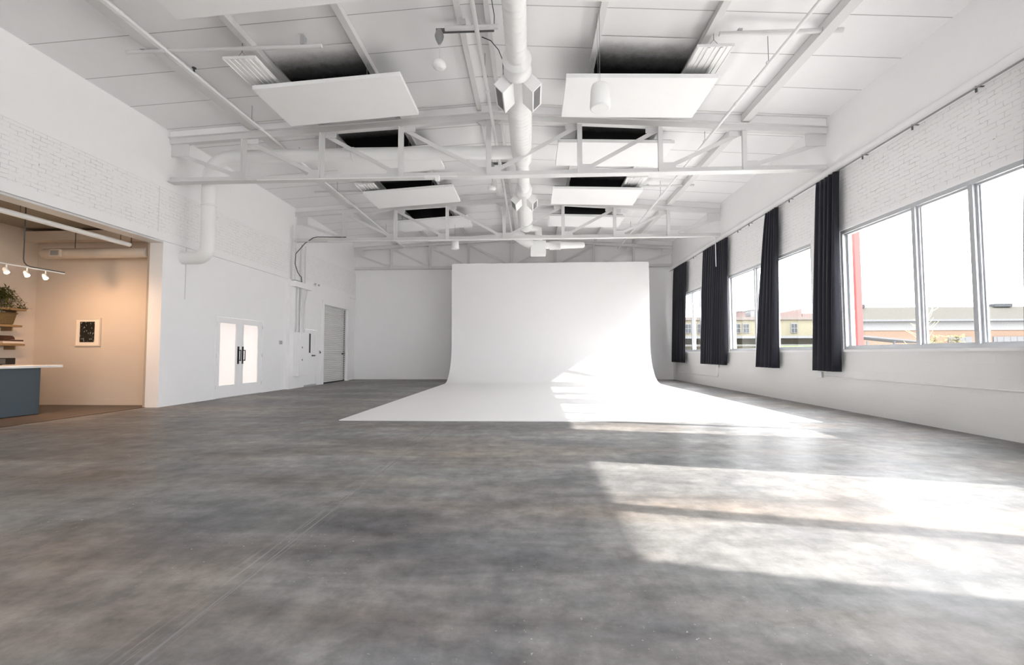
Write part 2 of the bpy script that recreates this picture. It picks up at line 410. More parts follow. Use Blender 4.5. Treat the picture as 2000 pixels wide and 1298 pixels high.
def window(idx, y0, y1):
    f = MB(); xa, xb = XR+.02, XR+.17
    t_ = .055
    f.box(xa, xb, y0, y1, SZ1-.07, SZ1).box(xa, xb, y0, y1, SZ0, SZ0+.07).box(xa, xb, y0, y0+t_, SZ0+.07, SZ1-.07).box(xa, xb, y1-t_, y1, SZ0+.07, SZ1-.07)
    f.box(xa+.075, xb-.05, y0+t_, y0+t_+.05, SZ0+.07, SZ1-.07).box(xa+.075, xb-.05, y1-t_-.05, y1-t_, SZ0+.07, SZ1-.07)
    # stepped inner bead
    f.box(xa+.05, xb-.03, y0+t_, y1-t_, SZ1-.10, SZ1-.07).box(xa+.05, xb-.03, y0+t_, y1-t_, SZ0+.07, SZ0+.09)
    o = struct('window_%d' % idx, f, M['alu'])
    L = y1-y0; ms = [y0+L*.39, y0+L*.61]
    for my in ms:
        q = MB(); q.box(xa+.01, xb-.005, my-.035, my+.035, SZ0+.07, SZ1-.07); q.box(xa+.05, xb-.03, my-.07, my+.07, SZ0+.09, SZ1-.10); q.box(xa+.075, xb-.05, my-.09, my+.09, SZ0+.09, SZ1-.10)
        q.build('mullion', M['alu'], o)
    e = [y0+t_]+ms+[y1-t_]
    for i in range(3):
        MB().box(xa+.09, xa+.096, e[i]+.02, e[i+1]-.02, SZ0+.08, SZ1-.09).build('pane', M['glass'], o)
    MB().box(XR-.045, XR+.04, y0-.05, y1+.05, SZ0-.035, SZ0+.01).build('sill', M['plaster'], o)
    MB().box(XR-.012, XR+.03, y0-.05, y1+.05, SZ1-.005, SZ1+.05).build('head_casing', M['plaster'], o)
for i, (a, b_) in enumerate(BAYS): window(i+1, a, b_)
# glazing of the two unseen windows added behind the camera for front fill light
for i, (a, b_) in enumerate(((-5.4, -2.6), (.8, 3.6))):
    q = MB()
    for x in (a, (a+b_)/2-.03, b_-.06): q.box(x, x+.06, YF-.2, YF-.1, 1.06, 4.14)
    q.box(a, b_, YF-.2, YF-.1, 1.0, 1.06).box(a, b_, YF-.2, YF-.1, 4.14, 4.2)
    o = struct('window_%d' % (i+6), q, M['alu']); MB().box(a+.05, b_-.05, YF-.153, YF-.147, 1.05, 4.15).build('pane', M['glass'], o)

# ================================================================== DOORS ON THE LEFT WALL
# glazed double doors
d = MB(); fx0, fx1 = XL-.12, XL+.012
d.box(fx0, fx1, DY0, DY0+.035, 0, DZ).box(fx0, fx1, DY1-.035, DY1, 0, DZ).box(fx0, fx1, DY0+.035, DY1-.035, DZ-.035, DZ)
do = struct('door_1', d, M['plaster'])
mid = (DY0+DY1)/2
for k, (a, b_, g0, g1, hy) in enumerate(((DY0+.04, mid-.003, 11.455, 12.10, 12.20), (mid+.003, DY1-.04, 12.42, 13.10, 12.39))):
    lf = MB(); x0, x1 = XL-.05, XL-.003
    lf.box(x0, x1, a, g0, .015, DZ-.04).box(x0, x1, g1, b_, .015, DZ-.04).box(x0, x1, g0, g1, .015, .33).box(x0, x1, g0, g1, 1.975, DZ-.04)
    l = lf.build('door_leaf', M['plaster'], do)
    MB().box(XL-.03, XL-.024, g0-.01, g1+.01, .32, 1.985).build('glass_pane', M['frost'], l)
    h = MB(); h.box(XL-.003, XL+.004, hy-.035, hy+.035, .88, 1.36)
    for z in (.98, 1.25): h.tube([(XL, hy, z), (XL+.07, hy, z)], .011, 8)
    h.tube([(XL+.07, hy, .96), (XL+.07, hy, 1.27)], .013, 8)
    h.build('pull_handle', M['black'], l)
    for z in (.30, 1.11, 1.94):
        yy = DY0+.04 if k == 0 else DY1-.04
        MB().tube([(XL+.006, yy, z-.05), (XL+.006, yy, z+.05)], .009, 6).build('hinge', M['galv'], l)
MB().box(XL-.2, XL+.01, DY0, DY1, 0, .012).build('threshold', M['galv'], do)
struct('trim_5', MB().box(-9.3, XL-.31, 10.3, 14.3, -.25, -.01), mat('outside_paving', (.6, .6, .58), .8))

# narrow flush door with slot window
d = MB(); d.box(XL, XS-.02, 15.63, 16.49, .06, 2.02)
do = struct('door_2', d, M['plaster'])
MB().box(XS-.022, XS-.014, 15.93, 16.07, 1.19, 1.88).build('slot_window', M['black'], do)
h = MB(); h.lathe((XS-.02, 16.2, 1.09), (1, 0, 0), [(0, .03), (.02, .03), (.03, .012), (.06, .012), (.07, .03), (.09, .03), (.1, .012)], 12); h.box(XS+.05, XS+.07, 16.2, 16.32, 1.08, 1.10)
h.build('door_handle', M['black'], do)
MB().box(XL-.05, XS+.01, 15.6, 16.5, 0, .055).build('threshold', M['galv'], do)
for z in (.4, 1.9): MB().tube([(XS-.015, 15.64, z-.04), (XS-.015, 15.64, z+.04)], .008, 6).build('hinge', M['galv'], do)

# roller shutter
d = MB(); rows = 40; zz = [RZ*i/(rows*4) for i in range(rows*4+1)]
vs = []; fs = []
for z in zz:
    ph = (z/RZ*rows) % 1; x = XL-.03+.018*math.sin(2*math.pi*ph)
    vs += [(x, RY0+.03, z+.03), (x, RY1-.05, z+.03)]
for i in range(len(zz)-1): fs.append((2*i, 2*i+1, 2*i+3, 2*i+2))
d.add(vs, fs, 0, True)
do = struct('door_3', d, mat('shutter_slats', (.66, .655, .64), .45))
g = MB(); g.box(XL-.06, XL+.05, RY1-.05, RY1-.01, 0, RZ)
g.build('side_guide', M['steel'], do)
for i in range(36):
    if i == 0: q = MB()
    q.box(XL-.005, XL+.022, RY1-.085, RY1-.052, .06+i*.083, .10+i*.083)
q.build('chain_edge', M['black'], do)
MB().box(XL-.07, XL+.03, RY0+.03, RY1-.05, 0, .05).build('bottom_bar', M['black'], do)
MB().box(XL-.02, XL+.05, RY1-.24, RY1-.07, 1.13, 1.18).build('lock_bolt', M['black'], do)
fr = MB(); fr.box(XS, XS+.03, RY0-.16, RY0, 0, RZ+.14).box(XS, XS+.03, RY1, RY1+.14, 0, RZ+.14).box(XS, XS+.03, RY0, RY1, RZ, RZ+.14)
fr.build('door_frame', M['plaster'], do)

# ================================================================== KITCHEN SIDE ROOM
KX, KY, KZ = -11.5, 10.0, 4.0
struct('wall_kitchen_back', MB().box(KX-.2, XO, KY, KY+.2, 0, KZ+.2), M['kwall'])
struct('wall_kitchen_left', MB().box(KX-.2, KX, 2.6, KY, 0, KZ+.2), M['kwall'])
struct('wall_kitchen_front', MB().box(KX-.2, XO, 2.6, 2.8, 0, KZ+.2), M['kwall'])
struct('ceiling_kitchen', MB().box(KX-.2, XO, 2.6, KY+.2, KZ, KZ+.2), mat('kitchen_ceiling', (.30, .27, .22), .8))
struct('baseboard_kitchen', MB().box(KX, XO, KY-.018, KY, 0, .13), M['kwall'])
struct('trim_6', MB().box(XO-.012, XL+.002, OP0, OP1, OPZ-.04, OPZ-.002), M['steel'])
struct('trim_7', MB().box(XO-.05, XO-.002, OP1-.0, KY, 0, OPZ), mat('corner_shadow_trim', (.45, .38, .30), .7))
struct('trim_8', MB().box(XO-.04, XO+.02, OP0, OP1, -.001, .006), M['brown'])
struct('trim_9', MB().box(KX, XO, KY-.34, KY-.10, 3.72, 3.93), M['kwall'])

t = thing('kitchen_island', 'slate blue kitchen island with white overhanging top, in the side room', 'kitchen island', (-10.1, 7.0, 0))
MB().box(-10.5, -9.63, 5.0, 8.52, .0, .89).build('body', M['blue'], t, .006)
MB().box(-10.46, -9.67, 8.521, 8.545, .0, .89).build('end_panel', M['black'], t)
MB().box(-10.6, -9.53, 4.9, 8.85, .891, .94).build('countertop', M['quartz'], t, .006)

# shelves and contents
def shelf(z, y1, label):
    t = thing('wall_shelf', label, 'shelf', (-11.32, 8.5, z), 'oak shelves in the kitchen')
    MB().box(KX, -11.15, 7.2, y1, z-.045, z).build('board', M['wood'], t, .004)
    for y in (7.5, 8.4, y1-.12): MB().box(KX, KX+.25, y, y+.02, z-.13, z-.046).build('bracket', M['wood'], t)
    return t
shelf(2.15, 9.52, 'oak kitchen shelf holding the trailing plant, topmost')
shelf(1.79, 9.45, 'oak kitchen shelf holding the wicker basket, middle one')
shelf(1.385, 9.52, 'oak kitchen shelf holding the brown bread box, lowest')
# plant
t = thing('trailing_plant', 'trailing green plant on the top oak shelf in the kitchen', 'plant', (-11.3, 9.05, 2.152))
MB().lathe((-11.3, 9.05, 2.152), (0, 0, 1), [(0, .09), (.02, .10), (.16, .13), (.165, .11), (.15, .10)], 16).build('plant_pot', M['darkiron'], t)
lv = MB(); st = MB()
for i in range(80):
    a = random.uniform(0, 2*math.pi); ln = random.uniform(.25, .62); rise = random.uniform(.02, .30)
    dx, dy = math.cos(a)*.45, math.sin(a)
    if dx < -.2: dx = -.2
    pts = []
    for k in range(9):
        u = k/8
        pts.append(Vector((-11.3+dx*ln*u, 9.05+dy*ln*u, 2.30+rise*math.sin(min(1, u*1.5)*math.pi*.6)*1.2-.38*u*u*ln/.6)))
    for p in pts: p.x = max(p.x, KX+.02); p.z = max(p.z, 2.17) if p.x < -11.12 else p.z
    st.tube(pts, .003, 4, False)
    for k in range(1, 9):
        for sgn in (-1, 1):
            p = pts[k]; dr = Vector((random.uniform(-1, 1), random.uniform(-1, 1), random.uniform(-.7, .5))).normalized(); sd = dr.cross(Vector((0, 0, 1))).normalized()*.016
            e = p+dr*random.uniform(.06, .11); m_ = (p+e)/2
            q = [p, m_+sd, e, m_-sd+Vector((0, 0, .006))]
            for v in q: v.x = max(v.x, KX+.015); v.z = max(v.z, 2.16) if v.x < -11.12 else v.z
            lv.add(q, [(0, 1, 2, 3)])
st.build('stems', M['leaf'], t); tag(lv.build('foliage', M['leaf'], t), kind='stuff')
# basket
t = thing('wicker_basket', 'brown wicker basket on the middle kitchen shelf', 'basket', (-11.32, 9.1, 1.792))
b_ = MB(); b_.hexa([(-11.45, 8.72, 1.792), (-11.2, 8.72, 1.792), (-11.2, 9.32, 1.792), (-11.45, 9.32, 1.792)], [(-11.48, 8.68, 2.03), (-11.17, 8.68, 2.03), (-11.17, 9.36, 2.03), (-11.48, 9.36, 2.03)])
b_.build('body', M['wicker'], t, .02)
r_ = MB(); r_.tube([(-11.48, 8.68, 2.035), (-11.17, 8.68, 2.035), (-11.17, 9.36, 2.035), (-11.48, 9.36, 2.035), (-11.48, 8.68, 2.035)], .014, 8); r_.build('rim', M['wicker'], t)
# bread box: rounded loaf lid on a pale board
t = thing('bread_box', 'dark brown round-lidded bread box on the lowest kitchen shelf', 'bread box', (-11.3, 9.25, 1.387))
MB().box(-11.42, -11.18, 9.12, 9.50, 1.387, 1.44).build('base', M['kwall'], t, .005)
vs = []; nn = 10
for y in (9.16, 9.36):
    for k in range(nn+1):
        a = math.pi*k/nn; vs.append((-11.30-.10*math.cos(a), y, 1.475+.085*math.sin(a)))
q = MB(); q.add(vs, [(k, k+1, nn+2+k, nn+1+k) for k in range(nn)], 0, True); q.add(vs, [tuple(range(nn+1)), tuple(range(nn+1, 2*nn+2))[::-1]])
q.build('lid', M['brown'], t)
MB().box(-11.43, -11.17, 9.12, 9.50, 1.44, 1.47).build('tray', M['brown'], t)
t = thing('cup', 'small white cup beside the brown bread box', 'cup', (-11.25, 9.0, 1.387))
MB().lathe((-11.25, 9.0, 1.387), (0, 0, 1), [(0, .03), (.01, .032), (.07, .045), (.07, .04), (.015, .028)], 16).build('body', M['quartz'], t)
MB().tube([(-11.25, 9.04, 1.44), (-11.25, 9.07, 1.435), (-11.25, 9.07, 1.41), (-11.25, 9.035, 1.40)], .005, 6).build('handle', M['quartz'], t)
# back counter and its oven
t = thing('back_counter', 'low slate blue counter under the kitchen shelves', 'counter', (-11.15, 7, 0))
MB().box(KX+.004, -10.93, 5, 9.4, 0, .88).build('body', M['blue'], t, .005)
MB().box(KX+.004, -10.90, 4.9, 9.45, .881, .925).build('countertop', M['quartz'], t, .005)
t = thing('countertop_oven', 'black countertop oven standing behind the blue island', 'oven', (-11.1, 8.95, .926))
MB().box(-11.3, -10.97, 8.55, 9.2, .94, 1.08).build('body', M['black'], t, .01)
MB().box(-10.97, -10.955, 8.6, 9.0, .96, 1.06).build('door', M['darkiron'], t)
for y in (8.6, 9.15):
    MB().box(-11.25, -11.22, y-.02, y+.01, .926, .94).build('foot', M['black'], t)

# framed picture
def pic_mat():
    m, t, b = new_mat('night_facade_print'); tc = t.nodes.new('ShaderNodeTexCoord'); sx = t.nodes.new('ShaderNodeSeparateXYZ'); t.links.new(tc.outputs['Object'], sx.inputs[0])
    cx = t.nodes.new('ShaderNodeCombineXYZ'); t.links.new(sx.outputs['X'], cx.inputs['X']); t.links.new(sx.outputs['Z'], cx.inputs['Y'])
    v = noise(t, mapping(t, cx.outputs[0], (1.6, 1, 1)), 16, 2)
    t.links.new(ramp(t, v, [(.57, (.008, .008, .007)), (.62, (.10, .11, .11)), (.70, (.5, .52, .5))]), b.inputs['Base Color']); b.inputs['Roughness'].default_value = .3
    return m
t = thing('framed_picture', 'framed dark night photograph in a pale mount, on the kitchen wall', 'picture', (-10.18, KY, 1.66))
q = MB(); a0, a1, b0, b1 = -10.50, -9.88, 1.335, 1.985
q.box(a0, a1, KY-.035, KY-.002, b0, b0+.03).box(a0, a1, KY-.035, KY-.002, b1-.03, b1).box(a0, a0+.03, KY-.035, KY-.002, b0+.03, b1-.03).box(a1-.03, a1, KY-.035, KY-.002, b0+.03, b1-.03)
q.build('frame', M['kwall'], t)
MB().box(a0+.03, a1-.03, KY-.02, KY-.002, b0+.03, b1-.03).build('mount', mat('mount_card', (.85, .78, .70), .8), t)
MB().box(-10.38, -10.03, KY-.024, KY-.0205, 1.43, 1.90).build('print', pic_mat(), t)

# kitchen duct with register
t = thing('kitchen_duct', 'short round duct with a register high on the kitchen wall', 'duct', (-9.8, 9.65, 3.38))
MB().lathe((-11.0, 9.62, 3.40), (1, 0, 0), [(0, .03), (.05, .08), (.12, .115), (2.5, .115)], 20).build('pipe', M['kwall'], t)
q = MB(); q.box(-10.60, -10.37, 9.44, 9.50, 3.30, 3.46); q.build('register_frame', M['kwall'], t)
MB().box(-10.575, -10.395, 9.434, 9.441, 3.325, 3.435).build('register_grille', M['grille'], t)
for x in (-10.2, -8.9): MB().tube([(x, 9.62, 3.515), (x, 9.62, KZ)], .008, 6).build('hanger_rod', M['darkiron'], t)
t = thing('kitchen_pipe', 'white round pipe running under the kitchen ceiling beside the opening', 'pipe', (-8.75, 6.5, 3.52))
MB().tube([(-8.75, 2.85, 3.53), (-8.75, 9.42, 3.53)], .048, 16).build('pipe', M['duct'], t)
for y in (4.5, 7.3, 9.2): MB().tube([(-8.75, y, 3.57), (-8.75, y, KZ)], .006, 6).build('hanger_rod', M['darkiron'], t)

# track light
t = thing('track_light_rail', 'slim white track rail hanging on dark conduit in the kitchen', 'track rail', (-9.6, 7.5, 2.8))
MB().box(-9.615, -9.585, 5.4, 8.86, 2.795, 2.815).build('rail', M['duct'], t)
pts = [(-9.6, 8.10, KZ-.01), (-9.6, 8.10, 2.95), (-9.6, 8.115, 2.89), (-9.6, 8.16, 2.845), (-9.6, 8.24, 2.828), (-9.6, 8.86, 2.828)]
MB().tube(pts, .010, 8).build('conduit', M['darkiron'], t)
def head(y, label):
    h = thing('track_spotlight', label, 'spotlight', (-9.6, y, 2.70), 'lit spotlights on the kitchen track')
    MB().tube([(-9.6, y, 2.793), (-9.6, y, 2.735)], .012, 8).build('stem', M['duct'], h)
    MB().lathe((-9.63, y-.012, 2.735), (.5, .1, -1), [(0, .02), (.02, .034), (.09, .040), (.092, .036)], 16).build('housing', M['duct'], h)
    d_ = Vector((.5, .1, -1)).normalized(); p = Vector((-9.63, y-.012, 2.735))+d_*.097
    MB().lathe(p, d_, [(0, .036), (.012, .034), (.022, .020)], 16).build('bulb', M['lamp'], h)
    l = D.lights.new('spot', 'SPOT'); l.energy = 15; l.spot_size = math.radians(155); l.spot_blend = .7; l.color = (1, .60, .34); l.shadow_soft_size = .04
    lo = D.objects.new('spot', l); COL.objects.link(lo); lo.parent = h; lo.location = Vector((-9.63, y-.012, 2.735))+d_*.13-h.location
    lo.rotation_euler = (-Vector((.0, .55, -.7))).to_track_quat('Z', 'Y').to_euler()
for y, lb in ((8.50, 'lit kitchen track spotlight nearest the far end of the rail'), (8.17, 'lit kitchen track spotlight, second from the far end of the rail'), (7.83, 'lit kitchen track spotlight, third from the far end of the rail'), (6.9, 'lit kitchen track spotlight outside the frame, second from the near end'), (6.0, 'lit kitchen track spotlight outside the frame, nearest the near end')):
    head(y, lb)

# ================================================================== CYCLORAMA
cx0, cx1, cyF, cyB, cR, cT = -3.335, 4.755, 7.75, 18.65, 1.5, 4.88
prof = [(cyF, .012)]
for k in range(17):
    a = math.pi/2*k/16; prof.append((cyB-cR+cR*math.sin(a), .012+cR-cR*math.cos(a)))
prof.append((cyB, cT))
n = len(prof); vs = []
for x in (cx0, cx1):
    for i, (y, z) in enumerate(prof): vs.append((x, y, z))
    for i, (y, z) in enumerate(prof):
        if i == 0: q = (y, .001)
        else:
            p0 = prof[max(i-1, 0)]; p1 = prof[min(i+1, n-1)]; d_ = Vector((p1[0]-p0[0], p1[1]-p0[1])).normalized()
            th = .011 if i == 1 else .05*min(1, (i-1)/4)+.011
            q = (y+d_.y*th, z-d_.x*th)
            if q[1] < .001: q = (q[0], .001)
        vs.append((x, q[0], q[1]))
m2 = 2*n; q = MB()
fs = [(i, i+1, m2+i+1, m2+i) for i in range(n-1)]
q.add(vs, fs, 0, True)
q.add(vs, [(n+i, m2+n+i, m2+n+i+1, n+i+1) for i in range(n-1)], 0, True)
q.add(vs, [(i, n+i, n+i+1, i+1) for i in range(n-1)]+[(m2+i, m2+i+1, m2+n+i+1, m2+n+i) for i in range(n-1)]+[(0, m2, m2+n, n), (n-1, 2*n-1, m2+2*n-1, m2+n-1)])
t = thing('cyclorama', 'tall white curved cyclorama sweeping from back wall onto the concrete floor', 'backdrop', (.7, 13, 0))
q.build('sweep', M['cyc'], t)
fr = MB()
for i in range(7):
    x = cx0+.12+i*(cx1-cx0-.24)/6
    fr.box(x-.03, x+.03, cyB+.065, cyB+.13, .0, cT-.05)
fr.box(cx0+.05, cx1-.05, cyB+.131, cyB+.19, cT-.2, cT-.1).box(cx0+.05, cx1-.05, cyB+.131, cyB+.19, 2.4, 2.5)
fr.build('stud_frame', M['wood'], t)

# ================================================================== ROOF STRUCTURE
NX = [-6.38, -4.61, -2.85, -.93, 1.03, 2.74, 4.49]
def ch_bot(x): return 6.21-(.053*(RX-x) if x < RX else .068*(x-RX))
def truss(y, name, label):
    t = thing('roof_truss', label, 'roof truss', (0, y, 4.96), 'white steel roof trusses')
    q = MB()
    for xa, xb in ((XL+.02, RX), (RX, XR-.01)):
        za, zb = ch_bot(xa)+.065, ch_bot(xb)+.065
        q.bar((xa, y, za), (xb, y, zb), .13, .12, (0, 1, 0)); q.bar((xa, y, za+.066), (xb, y, zb+.066), .24, .014, (0, 1, 0))
    q.build('top_chord', M['steel'], t)
    # packing beam between chord and ceiling
    q = MB()
    for xa, xb in ((XL+.02, RX), (RX, XR-.01)):
        za, zb = ch_bot(xa)+.13, ch_bot(xb)+.13
        q.hexa([(xa, y-.05, za+.02), (xb, y-.05, zb+.02), (xb, y+.05, zb+.02), (xa, y+.05, za+.02)], [(xa, y-.05, ceil_z(xa)-.006), (xb, y-.05, ceil_z(xb)-.006), (xb, y+.05, ceil_z(xb)-.006), (xa, y+.05, ceil_z(xa)-.006)])
    q.build('packing_beam', M['ceiling'], t)
    q = MB(); q.box(XL+.02, XR-.01, y-.012, y+.012, 4.985, 5.09).box(XL+.02, XR-.01, y-.10, y+.10, 4.965, 4.985)
    q.build('bottom_chord', M['steel'], t)
    for x in NX:
        q = MB(); zt_ = ch_bot(x)+.01; q.box(x-.055, x+.055, y-.03, y-.018, 5.0, zt_); q.box(x-.055, x-.043, y-.085, y-.03, 5.0, zt_)
        q.build('vertical_strut', M['steel'], t)
    T_ = [XL+.05]+NX+[XR-.05]
    # diagonals descend towards the middle
    for i in range(4):
        a = (T_[i]+(.0 if i == 0 else .06), y+.02, ch_bot(T_[i])-.04 if i else ch_bot(T_[i])-.16); b_ = (T_[i+1]-.12, y+.02, 5.10)
        MB().bar(a, b_, .012, .085, (0, 1, 0)).bar((a[0], a[1]+.03, a[2]+.036), (b_[0], b_[1]+.03, b_[2]+.036), .055, .012, (0, 1, 0)).build('diagonal_strut', M['steel'], t)
    for i in range(4):
        k = 8-i
        a = (T_[k]-(.0 if i == 0 else .06), y+.02, ch_bot(T_[k])-.04 if i else ch_bot(T_[k])-.16); b_ = (T_[k-1]+.12, y+.02, 5.10)
        MB().bar(a, b_, .012, .085, (0, 1, 0)).bar((a[0], a[1]+.03, a[2]+.036), (b_[0], b_[1]+.03, b_[2]+.036), .055, .012, (0, 1, 0)).build('diagonal_strut', M['steel'], t)
    def gus(q): q.build('gusset_plate', M['steel'], t)
    for i, x in enumerate(NX):
        s_ = -1 if x < -1 else 1
        zt_ = ch_bot(x)
        if i == 3:
            gus(MB().box(x-.26, x+.26, y-.006, y+.008, 5.0, 5.19))
            gus(MB().hexa([(x-.12, y-.006, zt_-.12), (x+.12, y-.006, zt_-.12), (x+.12, y+.008, zt_-.12), (x-.12, y+.008, zt_-.12)], [(x-.3, y-.006, zt_), (x+.3, y-.006, zt_), (x+.3, y+.008, zt_), (x-.3, y+.008, zt_)]))
        else:
            a, b_ = sorted((x, x+s_*.38)); m_ = a if s_ > 0 else b_
            gus(MB().hexa([(a, y-.006, 5.0), (b_, y-.006, 5.0), (b_, y+.008, 5.0), (a, y+.008, 5.0)], [(a+(.0 if s_ > 0 else .1), y-.006, 5.21), (b_-(.1 if s_ > 0 else 0), y-.006, 5.21), (b_-(.1 if s_ > 0 else 0), y+.008, 5.21), (a+(.0 if s_ > 0 else .1), y+.008, 5.21)]))
            a, b_ = sorted((x-s_*.0, x-s_*.30)); gus(MB().box(a, b_, y-.006, y+.008, zt_-.10, zt_+.02))
    for xa, xb in ((XL+.02, XL+.42), (XR-.42, XR-.01)): gus(MB().box(xa, xb, y-.006, y+.008, ch_bot(xa)-.26, ch_bot(xb)+.06))
    return t
truss(TY[0], 't', 'nearest white steel roof truss, spanning the room in front of the backdrop')
truss(TY[1], 't', 'middle white steel roof truss, carrying the conduit bent down at its right end')
truss(TY[2], 't', 'farthest white steel roof truss, tight against the back wall')

# purlins, one per bay
PX = [(-6.15, .20, .13, 'wide one nearest the left wall'), (-4.63, .11, .13, 'second from the left wall'), (-2.91, .11, .13, 'third from the left wall'), (-1.13, .09, .11, 'left of the ridge pair'), (-.68, .08, .11, 'right of the ridge pair'), (1.08, .10, .13, 'just right of the round duct'), (2.80, .11, .13, 'second from the right wall'), (4.50, .17, .16, 'wide one nearest the right wall')]
SP = [(-6.9, TY[0]-.06, 'front bay'), (TY[0]+.06, TY[1]-.06, 'middle bay'), (TY[1]+.06, TY[2]-.06, 'rear bay')]
for ya, yb, bl in SP:
    for x, w_, h_, pl in PX:
        q = MB(); z = ceil_z(x)-.012
        q.box(x-w_/2, x+w_/2, ya, yb, z-h_, z-h_+.012); q.box(x-w_/2+.012, x+w_/2-.012, ya, yb, z-h_+.012, z)
        tag(q.build('roof_purlin', M['steel']), 'white steel roof purlin in the %s, %s' % (bl, pl), 'roof beam', 'white roof purlins')

# acoustic panels
def panel(y0, y1, side, label):
    if side == 'L': xa, xb, za, zb = -4.92, -2.28, 5.80, 5.975
    else: xa, xb, za, zb = .595, 3.15, 5.85, 5.765
    th = .075
    t = thing('acoustic_panel', label, 'acoustic panel', ((xa+xb)/2, (y0+y1)/2, (za+zb)/2), 'white hanging acoustic panels')
    q = MB(); q.hexa([(xa, y0, za), (xb, y0, zb), (xb, y1, zb), (xa, y1, za)], [(xa, y0, za+th), (xb, y0, zb+th), (xb, y1, zb+th), (xa, y1, za+th)]); q.build('face_board', M['panel'], t, .004)
    e = .05; a = th+.001; b_ = th+.03
    q = MB(); q.hexa([(xa+e, y0+e, za+a), (xb-e, y0+e, zb+a), (xb-e, y1-e, zb+a), (xa+e, y1-e, za+a)], [(xa+e, y0+e, za+b_), (xb-e, y0+e, zb+b_), (xb-e, y1-e, zb+b_), (xa+e, y1-e, za+b_)]); q.build('shade_backing', M['shade_backing'], t)  # dark unseen top layer, added to deepen the shade above the panel
    for x in ((-4.65, -2.91) if side == 'L' else (1.08, 2.80)):
        for y in (y0+.12, y1-.12):
            z = za+(zb-za)*(x-xa)/(xb-xa)+th
            MB().tube([(x, y, z), (x, y, ceil_z(x)-.145)], .0045, 5).tube([(x-.02, y, z+.01), (x, y, z+.07), (x+.02, y, z+.01)], .005, 5).build('hanger_wire', M['grille'], t)
for y0, y1, bl in ((4.62, 5.92, 'cropped by the top of the photo'), (7.6, 8.9, 'just in front of the nearest truss'), (9.98, 11.25, 'just behind the nearest truss'), (12.85, 14.2, 'just in front of the middle truss'), (15.42, 16.7, 'just behind the middle truss')):
    e = .37 if y0 in (9.98, 15.42) else 0
    panel(y0+e, y1+e, 'L', 'white acoustic panel hanging left of the duct, %s' % bl)
    panel(y0, y1, 'R', 'white acoustic panel hanging right of the duct, %s' % bl)

def feather_mat():  # painted shade above the panels: dark colour, feathered out at the near edge
    m, t, b = new_mat('painted_shade_board'); b.inputs['Roughness'].default_value = .95; b.inputs['Specular IOR Level'].default_value = .1
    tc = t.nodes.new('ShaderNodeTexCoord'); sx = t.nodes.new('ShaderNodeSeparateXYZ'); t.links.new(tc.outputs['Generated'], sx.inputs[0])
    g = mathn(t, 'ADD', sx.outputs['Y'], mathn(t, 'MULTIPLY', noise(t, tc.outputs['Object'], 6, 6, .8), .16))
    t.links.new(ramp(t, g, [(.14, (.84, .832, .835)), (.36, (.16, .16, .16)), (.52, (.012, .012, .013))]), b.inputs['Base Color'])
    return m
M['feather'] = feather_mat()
for y0, bl in ((7.6, 'just in front of the nearest truss'), (9.98, 'just behind the nearest truss'), (12.85, 'just in front of the middle truss'), (15.42, 'just behind the middle truss')):  # thin dark boards added under the ceiling to carry the painted shade
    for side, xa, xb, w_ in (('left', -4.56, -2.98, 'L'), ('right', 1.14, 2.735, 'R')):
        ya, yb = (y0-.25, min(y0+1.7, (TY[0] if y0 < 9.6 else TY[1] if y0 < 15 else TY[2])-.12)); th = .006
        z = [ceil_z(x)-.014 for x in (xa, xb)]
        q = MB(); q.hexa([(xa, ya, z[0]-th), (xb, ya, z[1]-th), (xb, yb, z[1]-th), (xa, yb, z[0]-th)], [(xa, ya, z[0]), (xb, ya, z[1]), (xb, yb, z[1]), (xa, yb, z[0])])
        tag(q.build('shade_board', M['feather']), 'added dark shade board above the %s panel %s' % (side, bl), 'shade board', 'added shade boards above the hanging panels')

# LED high bay fixtures
def fixture(x0, x1, y0, label):
    y1 = y0+1.2; z = 5.96
    t = thing('high_bay_light', label, 'ceiling light', ((x0+x1)/2, (y0+y1)/2, z), 'ribbed white ceiling lights')
    MB().box(x0, x1, y0, y1, z+.012, z+.06).build('housing', M['duct'], t, .004)
    q = MB()
    for k in range(7):
        x = x0+.02+(x1-x0-.04)*k/6; q.box(x-.006, x+.006, y0+.01, y1-.01, z, z+.012)
    q.build('lens_ribs', M['panel'], t)
    MB().box(x0+.17, x0+.21, y0+.01, y1-.01, z-.004, z+.0115).box(x1-.21, x1-.17, y0+.01, y1-.01, z-.004, z+.0115).build('divider', M['duct'], t)
    for y in (y0+.08, y1-.08):
        xm = (x0+x1)/2; zc = ceil_z(xm)-.02
        MB().tube([(xm-.10, y, z+.06), (xm, y, z+.18), (xm+.10, y, z+.06)], .005, 5).tube([(xm, y, z+.18), (xm, y, zc)], .006, 5).build('chain_hanger', M['grille'], t)
fixture(-5.06, -4.50, 7.02, 'ribbed white light beside the large left panel in the front bay')
fixture(2.62, 3.20, 7.1, 'ribbed white light beside the large right panel in the front bay')
fixture(-5.06, -4.50, 12.55, 'ribbed white light beside the left panel in the middle bay')
fixture(2.62, 3.20, 12.45, 'ribbed white light beside the right panel in the middle bay')

